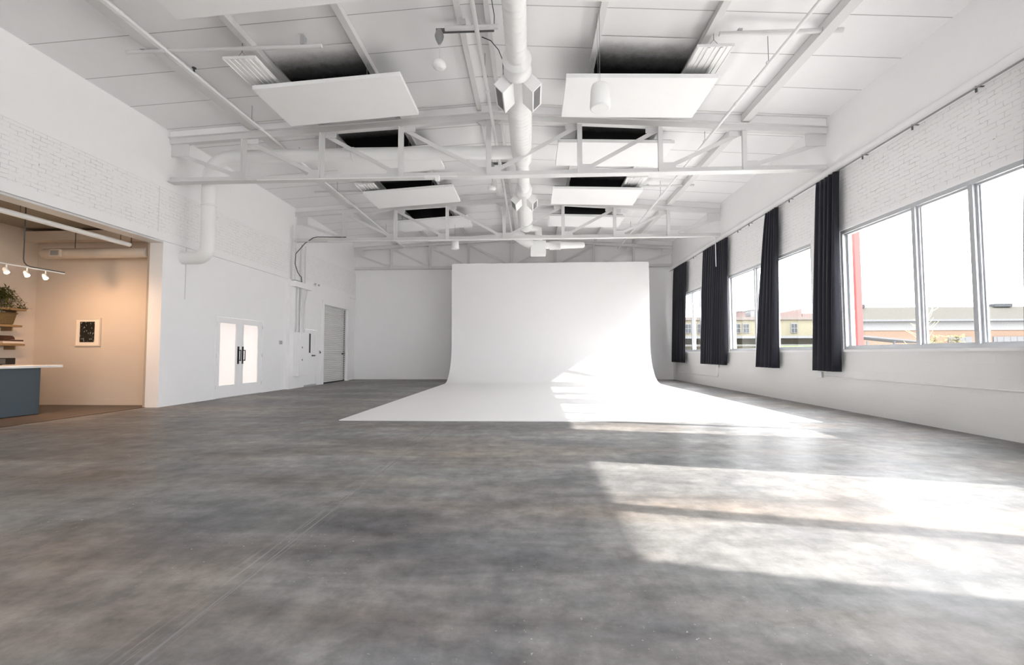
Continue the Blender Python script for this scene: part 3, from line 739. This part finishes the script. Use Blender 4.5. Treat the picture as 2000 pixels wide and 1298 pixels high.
# main round duct, one continuous run
DX, DZc = -.22, 5.65
t = thing('round_duct', 'large white round spiral duct running down the middle of the ceiling', 'duct', (DX, 8, DZc))
def spiral(y0, y1, r):
    pf = []; y = y0
    while y < y1-.02:
        pf += [(y, r), (y+.007, r+.003), (y+.013, r+.003), (y+.02, r)]; y += .13
    pf.append((y1, r)); return pf
rs, rb = .158, .225
q = MB(); q.lathe((DX, 0, DZc), (0, 1, 0), spiral(-6.5, 6.72, rs), 32, 0, False); q.build('spiral_section', M['duct'], t)
q = MB(); q.lathe((DX, 0, DZc), (0, 1, 0), [(6.70, rs), (6.76, .215), (6.775, .228), (6.79, .215), (7.03, .215), (7.04, .228), (7.055, .215), (7.12, .165), (7.78, .165), (7.86, rb), (7.88, rb+.006), (7.90, rb)], 32, 0, False)
q.build('plenum_section', M['duct'], t)
q = MB(); q.lathe((DX, 0, DZc), (0, 1, 0), spiral(7.9, 10.30, rb)+[(10.38, rb-.02), (10.48, rs)], 32, 0, False); q.build('spiral_section', M['duct'], t)
q = MB(); q.lathe((DX, 0, DZc), (0, 1, 0), spiral(10.48, 12.2, rs), 32, 0, False); q.build('spiral_section', M['duct'], t)
q = MB(); q.lathe((DX, 0, DZc), (0, 1, 0), [(12.2, rs), (12.26, .215), (12.275, .228), (12.29, .215), (12.53, .215), (12.62, .165), (13.28, .165), (13.42, .255), (13.44, .262), (13.46, .255)], 32, 0, False)
q.build('plenum_section', M['duct'], t)
q = MB(); q.lathe((DX, 0, DZc), (0, 1, 0), spiral(13.46, 15.9, .245)+[(15.95, .2)], 32, 0, True); q.build('spiral_section', M['duct'], t)
def diffuser(y0, sgn):
    L = .62; d1 = Vector((sgn*.70, 0, -.714)); d2 = Vector((sgn*.714, 0, .70)) 
    c_ = Vector((DX, 0, DZc))+d1*.14+d2*.05
    q = MB(); A = [c_+d2*.105, c_+d1*.24+d2*.105, c_+d1*.24-d2*.105, c_-d2*.105]
    b = [v+Vector((0, y0, 0)) for v in A]; tt = [v+Vector((0, y0+L, 0)) for v in A]
    q.hexa(b if sgn > 0 else b[::-1], tt if sgn > 0 else tt[::-1])
    o = q.build('diffuser_box', M['duct'], t)
    f = c_+d1*.241; w_ = .105; q = MB()
    for (u0, u1, v0, v1) in ((-w_, w_, 0, .03), (-w_, w_, L-.03, L), (-w_, -w_+.03, .03, L-.03), (w_-.03, w_, .03, L-.03)):
        P_ = [f+d2*a+Vector((0, y0+b_, 0)) for a, b_ in ((u0, v0), (u1, v0), (u1, v1), (u0, v1))]
        q.hexa(P_, [p+d1*.014 for p in P_])
    q.build('grille_frame', M['duct'], o)
    q = MB()
    for k in range(9):
        a = -w_+.035+k*(2*w_-.07)/8
        P_ = [f+d2*(a+e)+Vector((0, y0+b_, 0)) for e, b_ in ((-.004, .03), (.004, .03), (.004, L-.03), (-.004, L-.03))]
        q.hexa(P_, [p+d1*.008 for p in P_])
    P_ = [f+d2*a+Vector((0, y0+b_, 0)) for a, b_ in ((-.08, .03), (.08, .03), (.08, L-.03), (-.08, L-.03))]
    q.hexa(P_, [p+d1*.001 for p in P_]); q.build('grille', M['grille'], o)
for y0 in (7.12, 12.62):
    for s_ in (-1, 1): diffuser(y0, s_)
# branch duct: runs to the left wall and drops down it
bz = 5.74; by = 10.12; vx = -7.52
q = MB(); pts = [(DX-.1, by, 5.70), (-4.1, by, bz), (vx+.52, by, bz)]
for k in range(1, 9):
    a = math.pi/2*k/8; pts.append((vx+.52-.52*math.sin(a), by, bz-.52*(1-math.cos(a))))
pts += [(vx, by, 5.0), (vx, by, 3.62)]
for k in range(1, 9):
    a = math.pi/2*k/8; pts.append((vx-.24*(1-math.cos(a)), by, 3.62-.24*math.sin(a)))
pts.append((XL+.001, by, 3.38))
t2 = thing('branch_duct', 'white round branch duct crossing behind the nearest truss and dropping down the left wall', 'duct', (vx, by, 5))
q.tube(pts, .148, 24); q.build('pipe', M['duct'], t2)
MB().lathe((-4.1, by, bz), (1, 0, 0), [(-.02, .148), (-.02, .158), (.02, .158), (.02, .148)], 24, 0, False).lathe((vx, by, 4.6), (0, 0, 1), [(-.02, .148), (-.02, .156), (.02, .156), (.02, .148)], 24, 0, False).build('coupling_ring', M['duct'], t2)
# far outlet box and short branch under the middle truss
t3 = thing('outlet_duct', 'white duct outlet box with side branch hanging above the backdrop', 'duct', (.2, 16.2, 4.9))
MB().box(-.06, .49, 16.0, 16.5, 4.68, 5.15).build('outlet_box', M['duct'], t3, .01)
MB().tube([(-.6, 16.1, 5.45), (-.3, 16.1, 5.2), (0.0, 16.15, 5.02)], [.22, .2, .16], 20).build('elbow', M['duct'], t3)
MB().tube([(.22, 16.25, 5.14), (.22, 16.25, 5.6), (-.1, 16.1, 5.65)], .15, 16).build('riser', M['duct'], t3)
MB().lathe((.62, 16.25, 5.02), (1, 0, -.0), [(0, .15), (.37, .15), (.38, .17), (.42, .12), (1.22, .10), (1.26, .06)], 20).build('side_branch', M['duct'], t3)
MB().box(.49, .66, 16.12, 16.38, 4.93, 5.1).build('collar', M['duct'], t3)

# pipes along the room
def pipe(name, label, pts, r, m, couplings=(), hangers=()):
    t = thing(name, label, 'pipe', pts[0], None)
    MB().tube(pts, r, 12).build('pipe', m, t)
    for p in couplings:
        MB().tube([Vector(p)-Vector((0, .03, 0)), Vector(p)+Vector((0, .03, 0))], r*1.35, 12).build('coupling', m, t)
    for p in hangers:
        x, y, z = p; MB().tube([(x-r-.01, y, z), (x-r-.006, y, z+r), (x, y, z+r+.03), (x+r+.006, y, z+r), (x+r+.01, y, z)], .005, 5).tube([(x, y, z+r+.03), (x, y, ceil_z(x)-.01)], .006, 5).build('pipe_hanger', M['grille'], t)
    return t
spk = pipe('sprinkler_pipe', 'thin white sprinkler pipe under the ceiling near the left wall', [(-5.75, -6.9, 5.93), (-5.75, 20.1, 5.93)], .022, M['duct'], [(-5.75, 9.2, 5.93), (-5.75, 5.9, 5.93)], [(-5.75, 8.9, 5.93), (-5.75, 10.8, 5.93), (-5.75, 13.0, 5.93), (-5.75, 17.5, 5.93)])
pipe('sprinkler_pipe', 'thin white sprinkler pipe with couplings under the ceiling near the right wall', [(3.79, -6.9, 5.76), (3.79, 20.1, 5.76)], .028, M['duct'], [(3.79, 7.72, 5.76), (3.79, 8.42, 5.76)], [(3.79, 7.25, 5.76), (3.79, 9.95, 5.76), (3.79, 13.4, 5.76), (3.79, 17.5, 5.76)])
pipe('conduit_pipe', 'thick white conduit along the ridge left of the round duct', [(-.83, -6.9, 6.08), (-.83, 20.1, 6.08)], .036, M['duct'], [(-.83, 8.3, 6.08), (-.83, 11.6, 6.08)], [(-.83, 7.9, 6.08), (-.83, 13.3, 6.08)])
def crosspipe(x0, x1, y, z, r, label):
    t = thing('cross_pipe', label, 'pipe', ((x0+x1)/2, y, z), 'short white pipes clamped across the purlins')
    MB().tube([(x0, y, z-.0), (x0+.02, y, z), (x1-.02, y, z), (x1, y, z)], r, 12).build('pipe', M['steel'], t)
    for x in (x0+.3, x1-.3): MB().box(x-.03, x+.03, y-.05, y+.05, z+r*.6, ceil_z(x)-.155).build('beam_clamp', M['galv'], t)
crosspipe(-6.6, -3.35, 6.92, 6.07, .03, 'white pipe across the left purlins in the front bay')
crosspipe(2.9, 4.75, 6.94, 6.06, .035, 'white pipe across the right purlins in the front bay')
crosspipe(-1.36, -.52, 6.90, 6.27, .038, 'short capped white pipe across the ridge pair in the front bay')
crosspipe(-6.6, -4.85, 13.35, 6.07, .025, 'white pipe across the left purlins in the middle bay')
crosspipe(3.1, 4.75, 13.35, 6.06, .03, 'white pipe across the right purlins in the middle bay')
# sprinkler head
h = MB().lathe((-5.75, 7.3, 5.951), (0, 0, 1), [(0, .016), (.05, .012), (.055, .02), (.07, .02)], 10).build('sprinkler_head', M['black'], spk)
MB().lathe((-5.75, 7.3, 6.021), (0, 0, 1), [(0, .035), (.008, .035)], 12).build('deflector', M['black'], h)

# dark support arm with pendant
def pendant(x, y, z0, label, zarm, arm=True):
    t = thing('pendant_sensor', label, 'pendant', (x, y, z0), 'white dome pendants')
    if arm:
        MB().box(x-.05, -.60, y-.03, y+.03, zarm, zarm+.05).build('support_arm', M['darkiron'], t)
        MB().lathe((x, y, zarm), (0, 0, -1), [(-.03, .05), (.06, .075), (.12, .06), (.20, .02)], 16).build('canopy', M['grille'], t)
    MB().tube([(x, y, zarm), (x+.01, y, z0+.2), (x-.02, y, z0+.13)], .008, 6).build('stem', M['steel'], t)
    MB().lathe((x-.0, y, z0+.14), (0, 0, -1), [(0, .02), (.01, .06), (.05, .10), (.10, .115), (.13, .10), (.15, .05)], 20).build('dome', M['duct'], t)
pendant(-1.49, 7.1, 5.76, 'white dome pendant on a dark arm in the front bay', 6.355)
pendant(-1.10, 12.3, 5.64, 'white dome pendant near the ridge in the middle bay', 6.355, True)
# black cable by the ridge
pts = [(-.62, 6.9, 6.22), (-.60, 7.05, 6.28), (-.66, 7.15, 6.26)]
tag(MB().tube([(-.62, 6.2, 6.40), (-.585, 6.5, 6.39), (-.57, 6.8, 6.37), (-.59, 6.98, 6.35), (-.68, 7.06, 6.335)], .007, 6).build('black_cable', M['black']), 'loose black cable hanging above the dark arm by the round duct', 'cable')
tag(MB().tube([(-.80, 7.12, 6.27), (-.66, 7.2, 6.26), (-.55, 7.4, 6.24), (-.50, 7.7, 6.26), (-.52, 8.2, 6.34), (-.56, 8.5, 6.42)], .008, 6).build('black_cable', M['black']), 'black cable curving from the dark arm up along the ridge purlin', 'cable')

# pendant speaker
t = thing('pendant_speaker', 'white cylindrical pendant speaker hanging in front of the right panel', 'speaker', (1.01, 6.6, 4.73))
MB().lathe((1.01, 6.6, 5.12), (0, 0, -1), [(0, .04), (.008, .09), (.03, .12), (.10, .136), (.345, .150), (.37, .146), (.376, .13)], 32).build('cabinet', M['duct'], t)
MB().lathe((1.01, 6.6, 4.752), (0, 0, -1), [(0, .128), (.006, .124)], 32).build('speaker_grille', mat('speaker_mesh', (.70, .70, .69), .6, bump=.6, bscale=260), t)
MB().tube([(1.01, 6.6, 5.12), (1.015, 6.6, ceil_z(1.0)-.16)], .003, 5).tube([(.99, 6.6, 5.12), (.985, 6.68, ceil_z(1.0)-.16)], .002, 5).build('suspension_cable', M['grille'], t)
# second can speaker
t = thing('pendant_speaker', 'small white can speaker hanging beyond the middle truss', 'speaker', (-2.84, 16.5, 5.0))
MB().lathe((-2.84, 16.5, 5.40), (0, 0, -1), [(0, .04), (.02, .13), (.38, .15), (.40, .13)], 20).build('cabinet', M['duct'], t)
MB().tube([(-2.84, 16.5, 5.4), (-2.84, 16.5, 5.92)], .004, 5).build('suspension_cable', M['grille'], t)

# ================================================================== CURTAINS AND RAIL
t = thing('curtain_rail', 'thin dark curtain rail with hooks along the top of right brick wall', 'curtain rail', (XR-.10, 8, 4.77))
MB().box(XR-.115, XR-.095, -4.0, YB-.02, 4.755, 4.775).build('rail', M['grille'], t)
for i, y in enumerate([1.7, 2.9, 6.35, 7.4, 8.5, 10.9, 12.9, 13.6, 17.3]):
    MB().box(XR-.112, XR-.098, y-.012, y+.012, 4.70, 4.754).box(XR-.112, XR-.002, y-.01, y+.01, 4.776, 4.785).build('hook', M['darkiron'], t)
def curtain(yt0, yt1, yb0, yb1, folds, label, seed):
    rnd = random.Random(seed); nz_, ny = 26, folds*8
    t = thing('curtain', label, 'curtain', (XR-.12, (yb0+yb1)/2, .77), 'navy blackout curtains')
    ph = [rnd.uniform(-.5, .5) for _ in range(folds+1)]; am = [rnd.uniform(.6, 1.2) for _ in range(folds+1)]
    vs = []; fs = []
    for i in range(nz_+1):
        v = i/nz_; z = 4.74-v*3.97
        e = v**.8
        for k in range(ny+1):
            u = k/ny; f = u*folds; ii = min(int(f), folds-1)
            y = (yt0+(yt1-yt0)*u)*(1-e)+(yb0+(yb1-yb0)*u)*e
            a = (.035+.03*v)*am[ii]*(.6+.4*math.sin(f*.9+seed))+.012
            x = XR-.15+a*math.cos(2*math.pi*f+ph[ii]*.0+.5*math.sin(3*v+seed))
            y += .012*math.sin(4*math.pi*f+v*2)
            vs.append((x, y, z))
    for i in range(nz_):
        for k in range(ny):
            a = i*(ny+1)+k; fs.append((a, a+1, a+ny+2, a+ny+1))
    o = MB().add(vs, fs, 0, True).build('cloth', M['curtain'], t)
    s_ = o.modifiers.new('s', 'SOLIDIFY'); s_.thickness = .006
    q = MB()
    for k in range(folds+1):
        y = yt0+(yt1-yt0)*k/folds; q.box(XR-.113, XR-.105, y-.006, y+.006, 4.70, 4.754)
    q.build('header_hooks', M['darkiron'], t)
curtain(9.13, 9.84, 9.30, 10.17, 5, 'narrow navy curtain beside the nearest window, flared at the hem', 1)
curtain(11.36, 11.93, 11.57, 12.65, 5, 'narrow navy curtain hanging in front of the second window', 2)
curtain(14.28, 15.02, 14.60, 15.60, 6, 'navy curtain on the pier before the farthest window, right half of the pair', 3)
curtain(15.12, 16.22, 15.66, 16.68, 6, 'navy curtain overlapping the farthest window, left half of the pair', 4)
curtain(18.02, 19.62, 18.42, 20.15, 8, 'navy curtain in the far right corner beside the back wall', 5)
curtain(4.5, 5.7, 4.3, 5.92, 7, 'navy curtain at the near pier, just outside the right edge', 6)
curtain(3.75, 4.25, 3.72, 4.2, 3, 'navy curtain on the window nearest the camera side, outside the frame', 7)
curtain(.3, 1.30, .2, 1.46, 6, 'navy curtain nearest the camera, outside the right edge', 8)

# conduit and sockets on the right wall
t = thing('wall_conduit', 'thin white conduit run low along the right wall with a socket', 'conduit', (XR, 8, .65))
MB().tube([(XR-.014, -3, .65), (XR-.014, 9.98, .65)], .011, 8).build('conduit', M['duct'], t)
MB().box(XR-.05, XR-.001, 10.0, 10.14, .62, .74).build('socket_box', M['galv'], t, .004)
t = thing('wall_conduit', 'thin conduit under the paired navy curtains, bending down to the far corner', 'conduit', (XR, 16, .4))
MB().tube([(XR-.014, 15.50, .66), (XR-.014, 15.50, .45), (XR-.014, 15.53, .38), (XR-.014, 15.62, .36), (XR-.014, 20.3, .34)], .011, 8).build('conduit', M['duct'], t)
MB().box(XR-.05, XR-.001, 15.40, 15.58, .67, .76).build('socket_box', M['galv'], t, .004)
t = thing('wall_conduit', 'white conduit from the middle truss bending down in front of the curtains', 'conduit', (XR-.23, 14.7, 4.5))
pts = [(-6.9, 14.93, 4.94), (5.78, 14.93, 4.94), (5.88, 14.93, 4.93), (5.94, 14.93, 4.88), (5.955, 14.93, 4.80), (5.955, 14.93, 3.95)]
MB().tube(pts, .016, 8).build('conduit', M['duct'], t)
t = thing('truss_conduit', 'white conduit with junction box clipped under the nearest truss', 'conduit', (0, 9.55, 4.95))
MB().tube([(-1.6, 9.53, 4.945), (-6.0, 9.53, 4.945)], .014, 8).build('conduit', M['duct'], t)
MB().box(-2.3, -1.98, 9.48, 9.56, 4.90, 4.96).box(-2.06, -1.98, 9.46, 9.56, 4.84, 4.90).build('junction_box', M['duct'], t, .005)

# ================================================================== ELECTRICAL CLUSTER ON THE LEFT WALL
t = thing('electrical_panel', 'tall white electrical panel box on the left wall pilaster', 'electrical panel', (XS, 15.0, .4))
MB().box(XS, XS+.19, 14.86, 15.55, .41, 1.88).build('cabinet', M['plaster'], t, .006)
MB().box(XS+.191, XS+.20, 14.89, 15.52, .44, 1.85).build('door', M['plaster'], t, .003)
for z in (1.37, .95): MB().box(XS+.20, XS+.215, 15.05, 15.07, z-.03, z+.03).build('latch', M['darkiron'], t)
t = thing('wireway', 'white horizontal wiring trough above the electrical panel', 'wireway', (XS, 15.0, 3.5))
MB().box(XS-.0, XS+.17, 14.62, 15.78, 3.39, 3.58).build('trough', M['plaster'], t, .005)
MB().box(XS+.02, XS+.16, 14.64, 15.0, 3.581, 3.60).build('lid', M['darkiron'], t)
for i, (y, r, lb) in enumerate(((14.96, .022, 'white vertical conduit above the electrical panel, nearest the pilaster edge'), (15.18, .03, 'thick white vertical conduit above the electrical panel, middle of three'), (15.45, .018, 'thin white vertical conduit above the electrical panel, nearest the narrow door'))):
    pts = [(XS+.06, y, 1.885), (XS+.06, y, 3.388)]
    if i == 2: pts = [(XS+.06, y, 1.885), (XS+.06, y, 2.9), (XS+.08, y+.06, 3.15), (XS+.08, y+.10, 3.388)]
    tag(MB().tube(pts, r, 10).build('vertical_conduit', M['galv'] if i == 1 else M['steel']), lb, 'conduit', 'conduits above the electrical panel')
for y, r, z1, lb in ((14.72, .02, 5.45, 'white conduit rising from the wireway, nearest the camera'), (14.96, .012, 5.9, 'thin conduit rising from the wireway up to the truss end'), (15.35, .03, 4.95, 'thick white conduit rising from the wireway behind the black cable'), (15.62, .02, 4.95, 'white conduit rising from the wireway, farthest from the camera')):
    tag(MB().tube([(XL+.09, y, 3.602 if y == 14.96 or y == 14.72 else 3.582), (XL+.09, y, z1)], r, 10).build('vertical_conduit', M['steel']), lb, 'conduit', 'conduits above the wireway')
tag(MB().tube([(-6.3, 15.0, 5.10), (-7.3, 15.0, 5.12), (-7.45, 15.02, 5.10), (-7.75, 15.05, 4.92), (-7.9, 14.75, 4.50), (-7.9, 14.72, 4.15), (-7.88, 14.85, 3.90), (-7.88, 15.0, 3.80), (-7.88, 15.1, 3.78), (-7.88, 15.15, 3.60)], .016, 8).build('flexible_conduit', M['darkiron']), 'dark flexible conduit looping from the middle truss down to the wireway', 'cable')
t = thing('emergency_light', 'small twin-head emergency light beside the wireway above the narrow door', 'emergency light', (XS, 16.4, 3.7))
MB().box(XL+.046, XL+.11, 16.3, 16.5, 3.66, 3.74).build('body', M['duct'], t, .004)
for y in (16.27, 16.55): MB().lathe((XL+.11, y, 3.72), (1, 0, -.3), [(0, .02), (.05, .045), (.06, .04)], 12).build('lamp_head', M['galv'], t)
t = thing('thermostat', 'small grey thermostat on the left wall before the pilaster', 'thermostat', (XL, 14.3, 1.53))
MB().box(XL+.001, XL+.03, 14.2, 14.34, 1.46, 1.58).build('body', M['galv'], t, .004)
MB().box(XL+.001, XL+.02, 14.37, 14.45, 1.47, 1.57).build('side_switch', M['duct'], t)
t = thing('door_release', 'small black push pad on the frame beside the roller shutter', 'switch', (XS, 16.7, 1.2))
MB().box(XS+.001, XS+.03, 16.68, 16.76, 1.16, 1.28).build('plate', M['galv'], t)
MB().box(XS+.031, XS+.05, 16.70, 16.74, 1.18, 1.24).build('button', M['black'], t)

# ================================================================== OUTSIDE
struct('ground', MB().box(XR+.25, 160, -60, 160, -.9, -.6), mat('outside_ground', (.40, .39, .37), .9, spec=0, var=.1, vscale=.3))
t = thing('red_post', 'pinkish red steel post standing just outside the nearest window', 'post', (7.6, 11.0, -.6))
MB().box(7.55, 7.68, 10.92, 11.08, -.6, 5.4).build('post', mat('faded_red_paint', (0.165, 0.0525, 0.051), .6, spec=0), t)
MB().box(7.47, 7.76, 10.84, 11.16, -.6, -.55).build('base_plate', M['galv'], t)

farm = mat('weathered_metal', (0.0675, 0.069, 0.072), .7, spec=0); yel = mat('pale_yellow_render', (0.0918, 0.0845, 0.0612), .8, spec=0); tan = mat('tan_roof', (0.0379, 0.0364, 0.0327), .8, spec=0); wht = mat('white_cladding', (0.095, 0.095, 0.0961), .7, spec=0)
org = mat('orange_brick', (0.0886, 0.0626, 0.0475), .8, spec=0); brk = mat('pink_brick', (0.0842, 0.0648, 0.0605), .85, spec=0); wd = mat('far_window', (.03, .032, .034), .4, spec=0)
t = thing('yellow_building', 'pale yellow two-storey building across the street, seen through far windows', 'building', (34, 66, -.6))
MB().box(14, 40, 62, 76, -.6, 5.55).build('wall', yel, t)
MB().box(13.8, 40.2, 61.8, 76.2, 5.55, 5.95).build('parapet', mat('parapet_pink', (0.0756, 0.0659, 0.0605), .8, spec=0), t)
MB().box(12, 41, 58.5, 62, 3.0, 3.3).build('canopy_roof', farm, t)
MB().box(12, 41, 58.9, 62, 2.0, 2.25).build('canopy_beam', mat('grey_band', (0.0594, 0.0594, 0.0562), .8, spec=0), t)
def px(u, y): return y*((u-1000)/889.0*.998977-.0450)/(.9979+(u-1000)/889.0*.0452)
for u in (1344, 1368, 1440, 1457, 1551):
    x = px(u, 62); w_ = .55
    f = MB().box(x-w_/2-.15, x+w_/2+.15, 61.9, 61.999, 3.8, 5.1).build('window', wht, t)
    MB().box(x-w_/2-.06, x-.05, 61.86, 61.899, 3.9, 4.4).box(x+.05, x+w_/2+.06, 61.86, 61.899, 3.9, 4.4).box(x-w_/2-.06, x-.05, 61.86, 61.899, 4.5, 5.0).box(x+.05, x+w_/2+.06, 61.86, 61.899, 4.5, 5.0).build('pane', wd, f)
t = thing('brick_building', 'pink brick building with a stepped gable behind the yellow one', 'building', (38, 84, 0))
xa, xb, xc, xd = px(1520, 82), px(1567, 82), px(1568, 82), px(1600, 82)
q = MB(); q.add([(xa, 82, -.6), (xb, 82, -.6), (xb, 82, 8.9), (xa, 82, 8.1), (xa, 90, -.6), (xb, 90, -.6), (xb, 90, 8.9), (xa, 90, 8.1)], [(0, 1, 2, 3), (7, 6, 5, 4), (0, 4, 5, 1), (1, 5, 6, 2), (2, 6, 7, 3), (3, 7, 4, 0)]); q.build('gable', brk, t)
MB().box(xc, xd+3, 82, 90, -.6, 8.1).build('side_block', brk, t)
for (u, w_, z1, lb) in ((1444, 1.0, 8.1, 'pink brick chimney block above the yellow building'), (1469, 1.2, 8.3, 'grey rooftop box above the yellow building')):
    x = px(u, 70); t = thing('rooftop_unit', lb, 'rooftop unit', (x, 70, 5.96))
    MB().box(x-w_/2, x+w_/2, 69, 71, 5.96, z1-.8).build('body', brk if w_ == 1.0 else wht, t)
    MB().box(x-w_/2-.05, x+w_/2+.05, 68.95, 71.05, z1-.8, z1-.72).build('cap', farm, t)

t = thing('warehouse', 'low warehouse with tan roof, white fascia and orange brick wall across the street', 'building', (60, 61, -.6))
x0, x1 = px(1630, 64.5), 150
q = MB(); q.add([(x0, 59.6, 5.35), (x1, 59.6, 5.35), (x1, 62.2, 7.15), (x0, 62.2, 7.15), (x0, 64.8, 5.35), (x1, 64.8, 5.35)], [(0, 1, 2, 3), (3, 2, 5, 4)]); q.add([(x0, 59.6, 5.2), (x1, 59.6, 5.2), (x1, 64.8, 5.2), (x0, 64.8, 5.2), (x0+.2, 60, 5.2), (x0+.2, 62.2, 7.05), (x0+.2, 64.6, 5.2)], [(3, 2, 1, 0), (4, 5, 6)]); q.build('roof', tan, t)
MB().box(x0, x1, 59.4, 59.6, 5.1, 5.35).build('gutter', farm, t)
MB().box(x0, x1, 60, 60.2, 3.98, 5.1).build('fascia', wht, t)
MB().box(x0, x1, 60.1, 64.5, -.6, 3.98).build('wall', org, t)
for ua, ub in ((1852, 1898), (1940, 2040), (2100, 2200)):
    a, b_ = px(ua, 60), px(ub, 60)
    f = MB().box(a, b_, 59.96, 60.09, -.4, 3.15).build('shutter_door', farm, t)
    q = MB(); k = a+.4
    while k < b_-.1: q.box(k, k+.06, 59.93, 59.959, -.4, 3.1); k += .8
    q.build('door_bars', farm, f)
for u, w_ in ((1680, 1.2), (1960, 2.2)):
    x = px(u, 62); MB().box(x-w_/2, x+w_/2, 61.8, 62.6, 7.1, 7.5).build('roof_vent', wd, t)
t = thing('shed', 'low pale shed roof in front of the warehouse, behind the red post', 'shed', (24, 35, 0))
a, b_ = px(1640, 36), px(1782, 36)
q = MB(); q.add([(a, 34, 2.45), (b_, 34, 1.9), (b_, 38, 2.05), (a, 38, 2.65), (a, 34, 2.33), (b_, 34, 1.8), (b_, 38, 1.95), (a, 38, 2.55)], [(0, 1, 2, 3), (7, 6, 5, 4), (0, 4, 5, 1), (1, 5, 6, 2), (2, 6, 7, 3), (3, 7, 4, 0)]); q.build('roof', farm, t)
for x in (a+.8, (a+b_)/2, b_-.3): MB().box(x-.06, x+.06, 34.2, 34.32, -.6, 2.0).build('post', farm, t)
tag(MB().box(a-3, b_+1, 38.5, 41, -.6, 1.75).build('hedge', mat('pale_hedge', (0.0756, 0.0918, 0.054), .9, spec=0, bump=1, bscale=3, var=.3, vscale=2)), 'pale green hedge under the shed roof, beyond the red post', 'hedge')
t = thing('sapling', 'thin bare sapling outside the middle pane of the nearest window', 'tree', (13.1, 16, -.6))
br_ = mat('bare_twigs', (0.324, 0.27, 0.1296), .8, spec=0); q = MB()
q.tube([(13.0, 16, -.6), (13.05, 16, .8), (13.12, 16, 1.6), (13.35, 16, 2.3), (13.8, 16, 3.1)], [.035, .03, .022, .015, .005], 7); q.build('stem', br_, t)
q = MB()
for i in range(34):
    u = random.random(); z = .8+2.2*u; x = 13.05+.7*u*u; a = random.uniform(0, 6.28); l = random.uniform(.3, .8)*(1-.5*u)
    e = (x+math.cos(a)*l*.7, 16+math.sin(a)*l, z+l*random.uniform(.5, 1.1)); m_ = ((x+e[0])/2+.05, (16+e[1])/2, (z+e[2])/2)
    q.tube([(x, 16, z), m_, e], [.009, .006, .003], 5)
q.build('twigs', br_, t)
def shrub(x, lb, sd):
    rnd = random.Random(sd); t = thing('shrub', lb, 'shrub', (x, 30, -.6)); q = MB(); s2 = MB()
    for i in range(260):
        a = rnd.uniform(0, 6.28); r = rnd.uniform(0, .5); z = rnd.uniform(.6, 2.25); p = Vector((x+math.cos(a)*r, 30+math.sin(a)*r, z))
        d_ = Vector((rnd.uniform(-1, 1), rnd.uniform(-1, 1), rnd.uniform(-1, 1))).normalized()*.12; e = d_.orthogonal().normalized()*.06
        q.add([p-d_, p+e, p+d_, p-e], [(0, 1, 2, 3)])
    for i in range(8):
        a = rnd.uniform(0, 6.28); s2.tube([(x, 30, -.6), (x+.3*math.cos(a), 30+.3*math.sin(a), 1.2)], .02, 5)
    tag(q.build('foliage', mat('dry_leaves', (0.0864, 0.0756, 0.0432), .9, spec=0), t), kind='stuff'); s2.build('branches', br_, t)
shrub(px(1825, 30), 'dry yellowish shrub by the warehouse, left of its grey door', 1)
shrub(px(1866, 30), 'dry yellowish shrub in front of the warehouse grey door', 2)
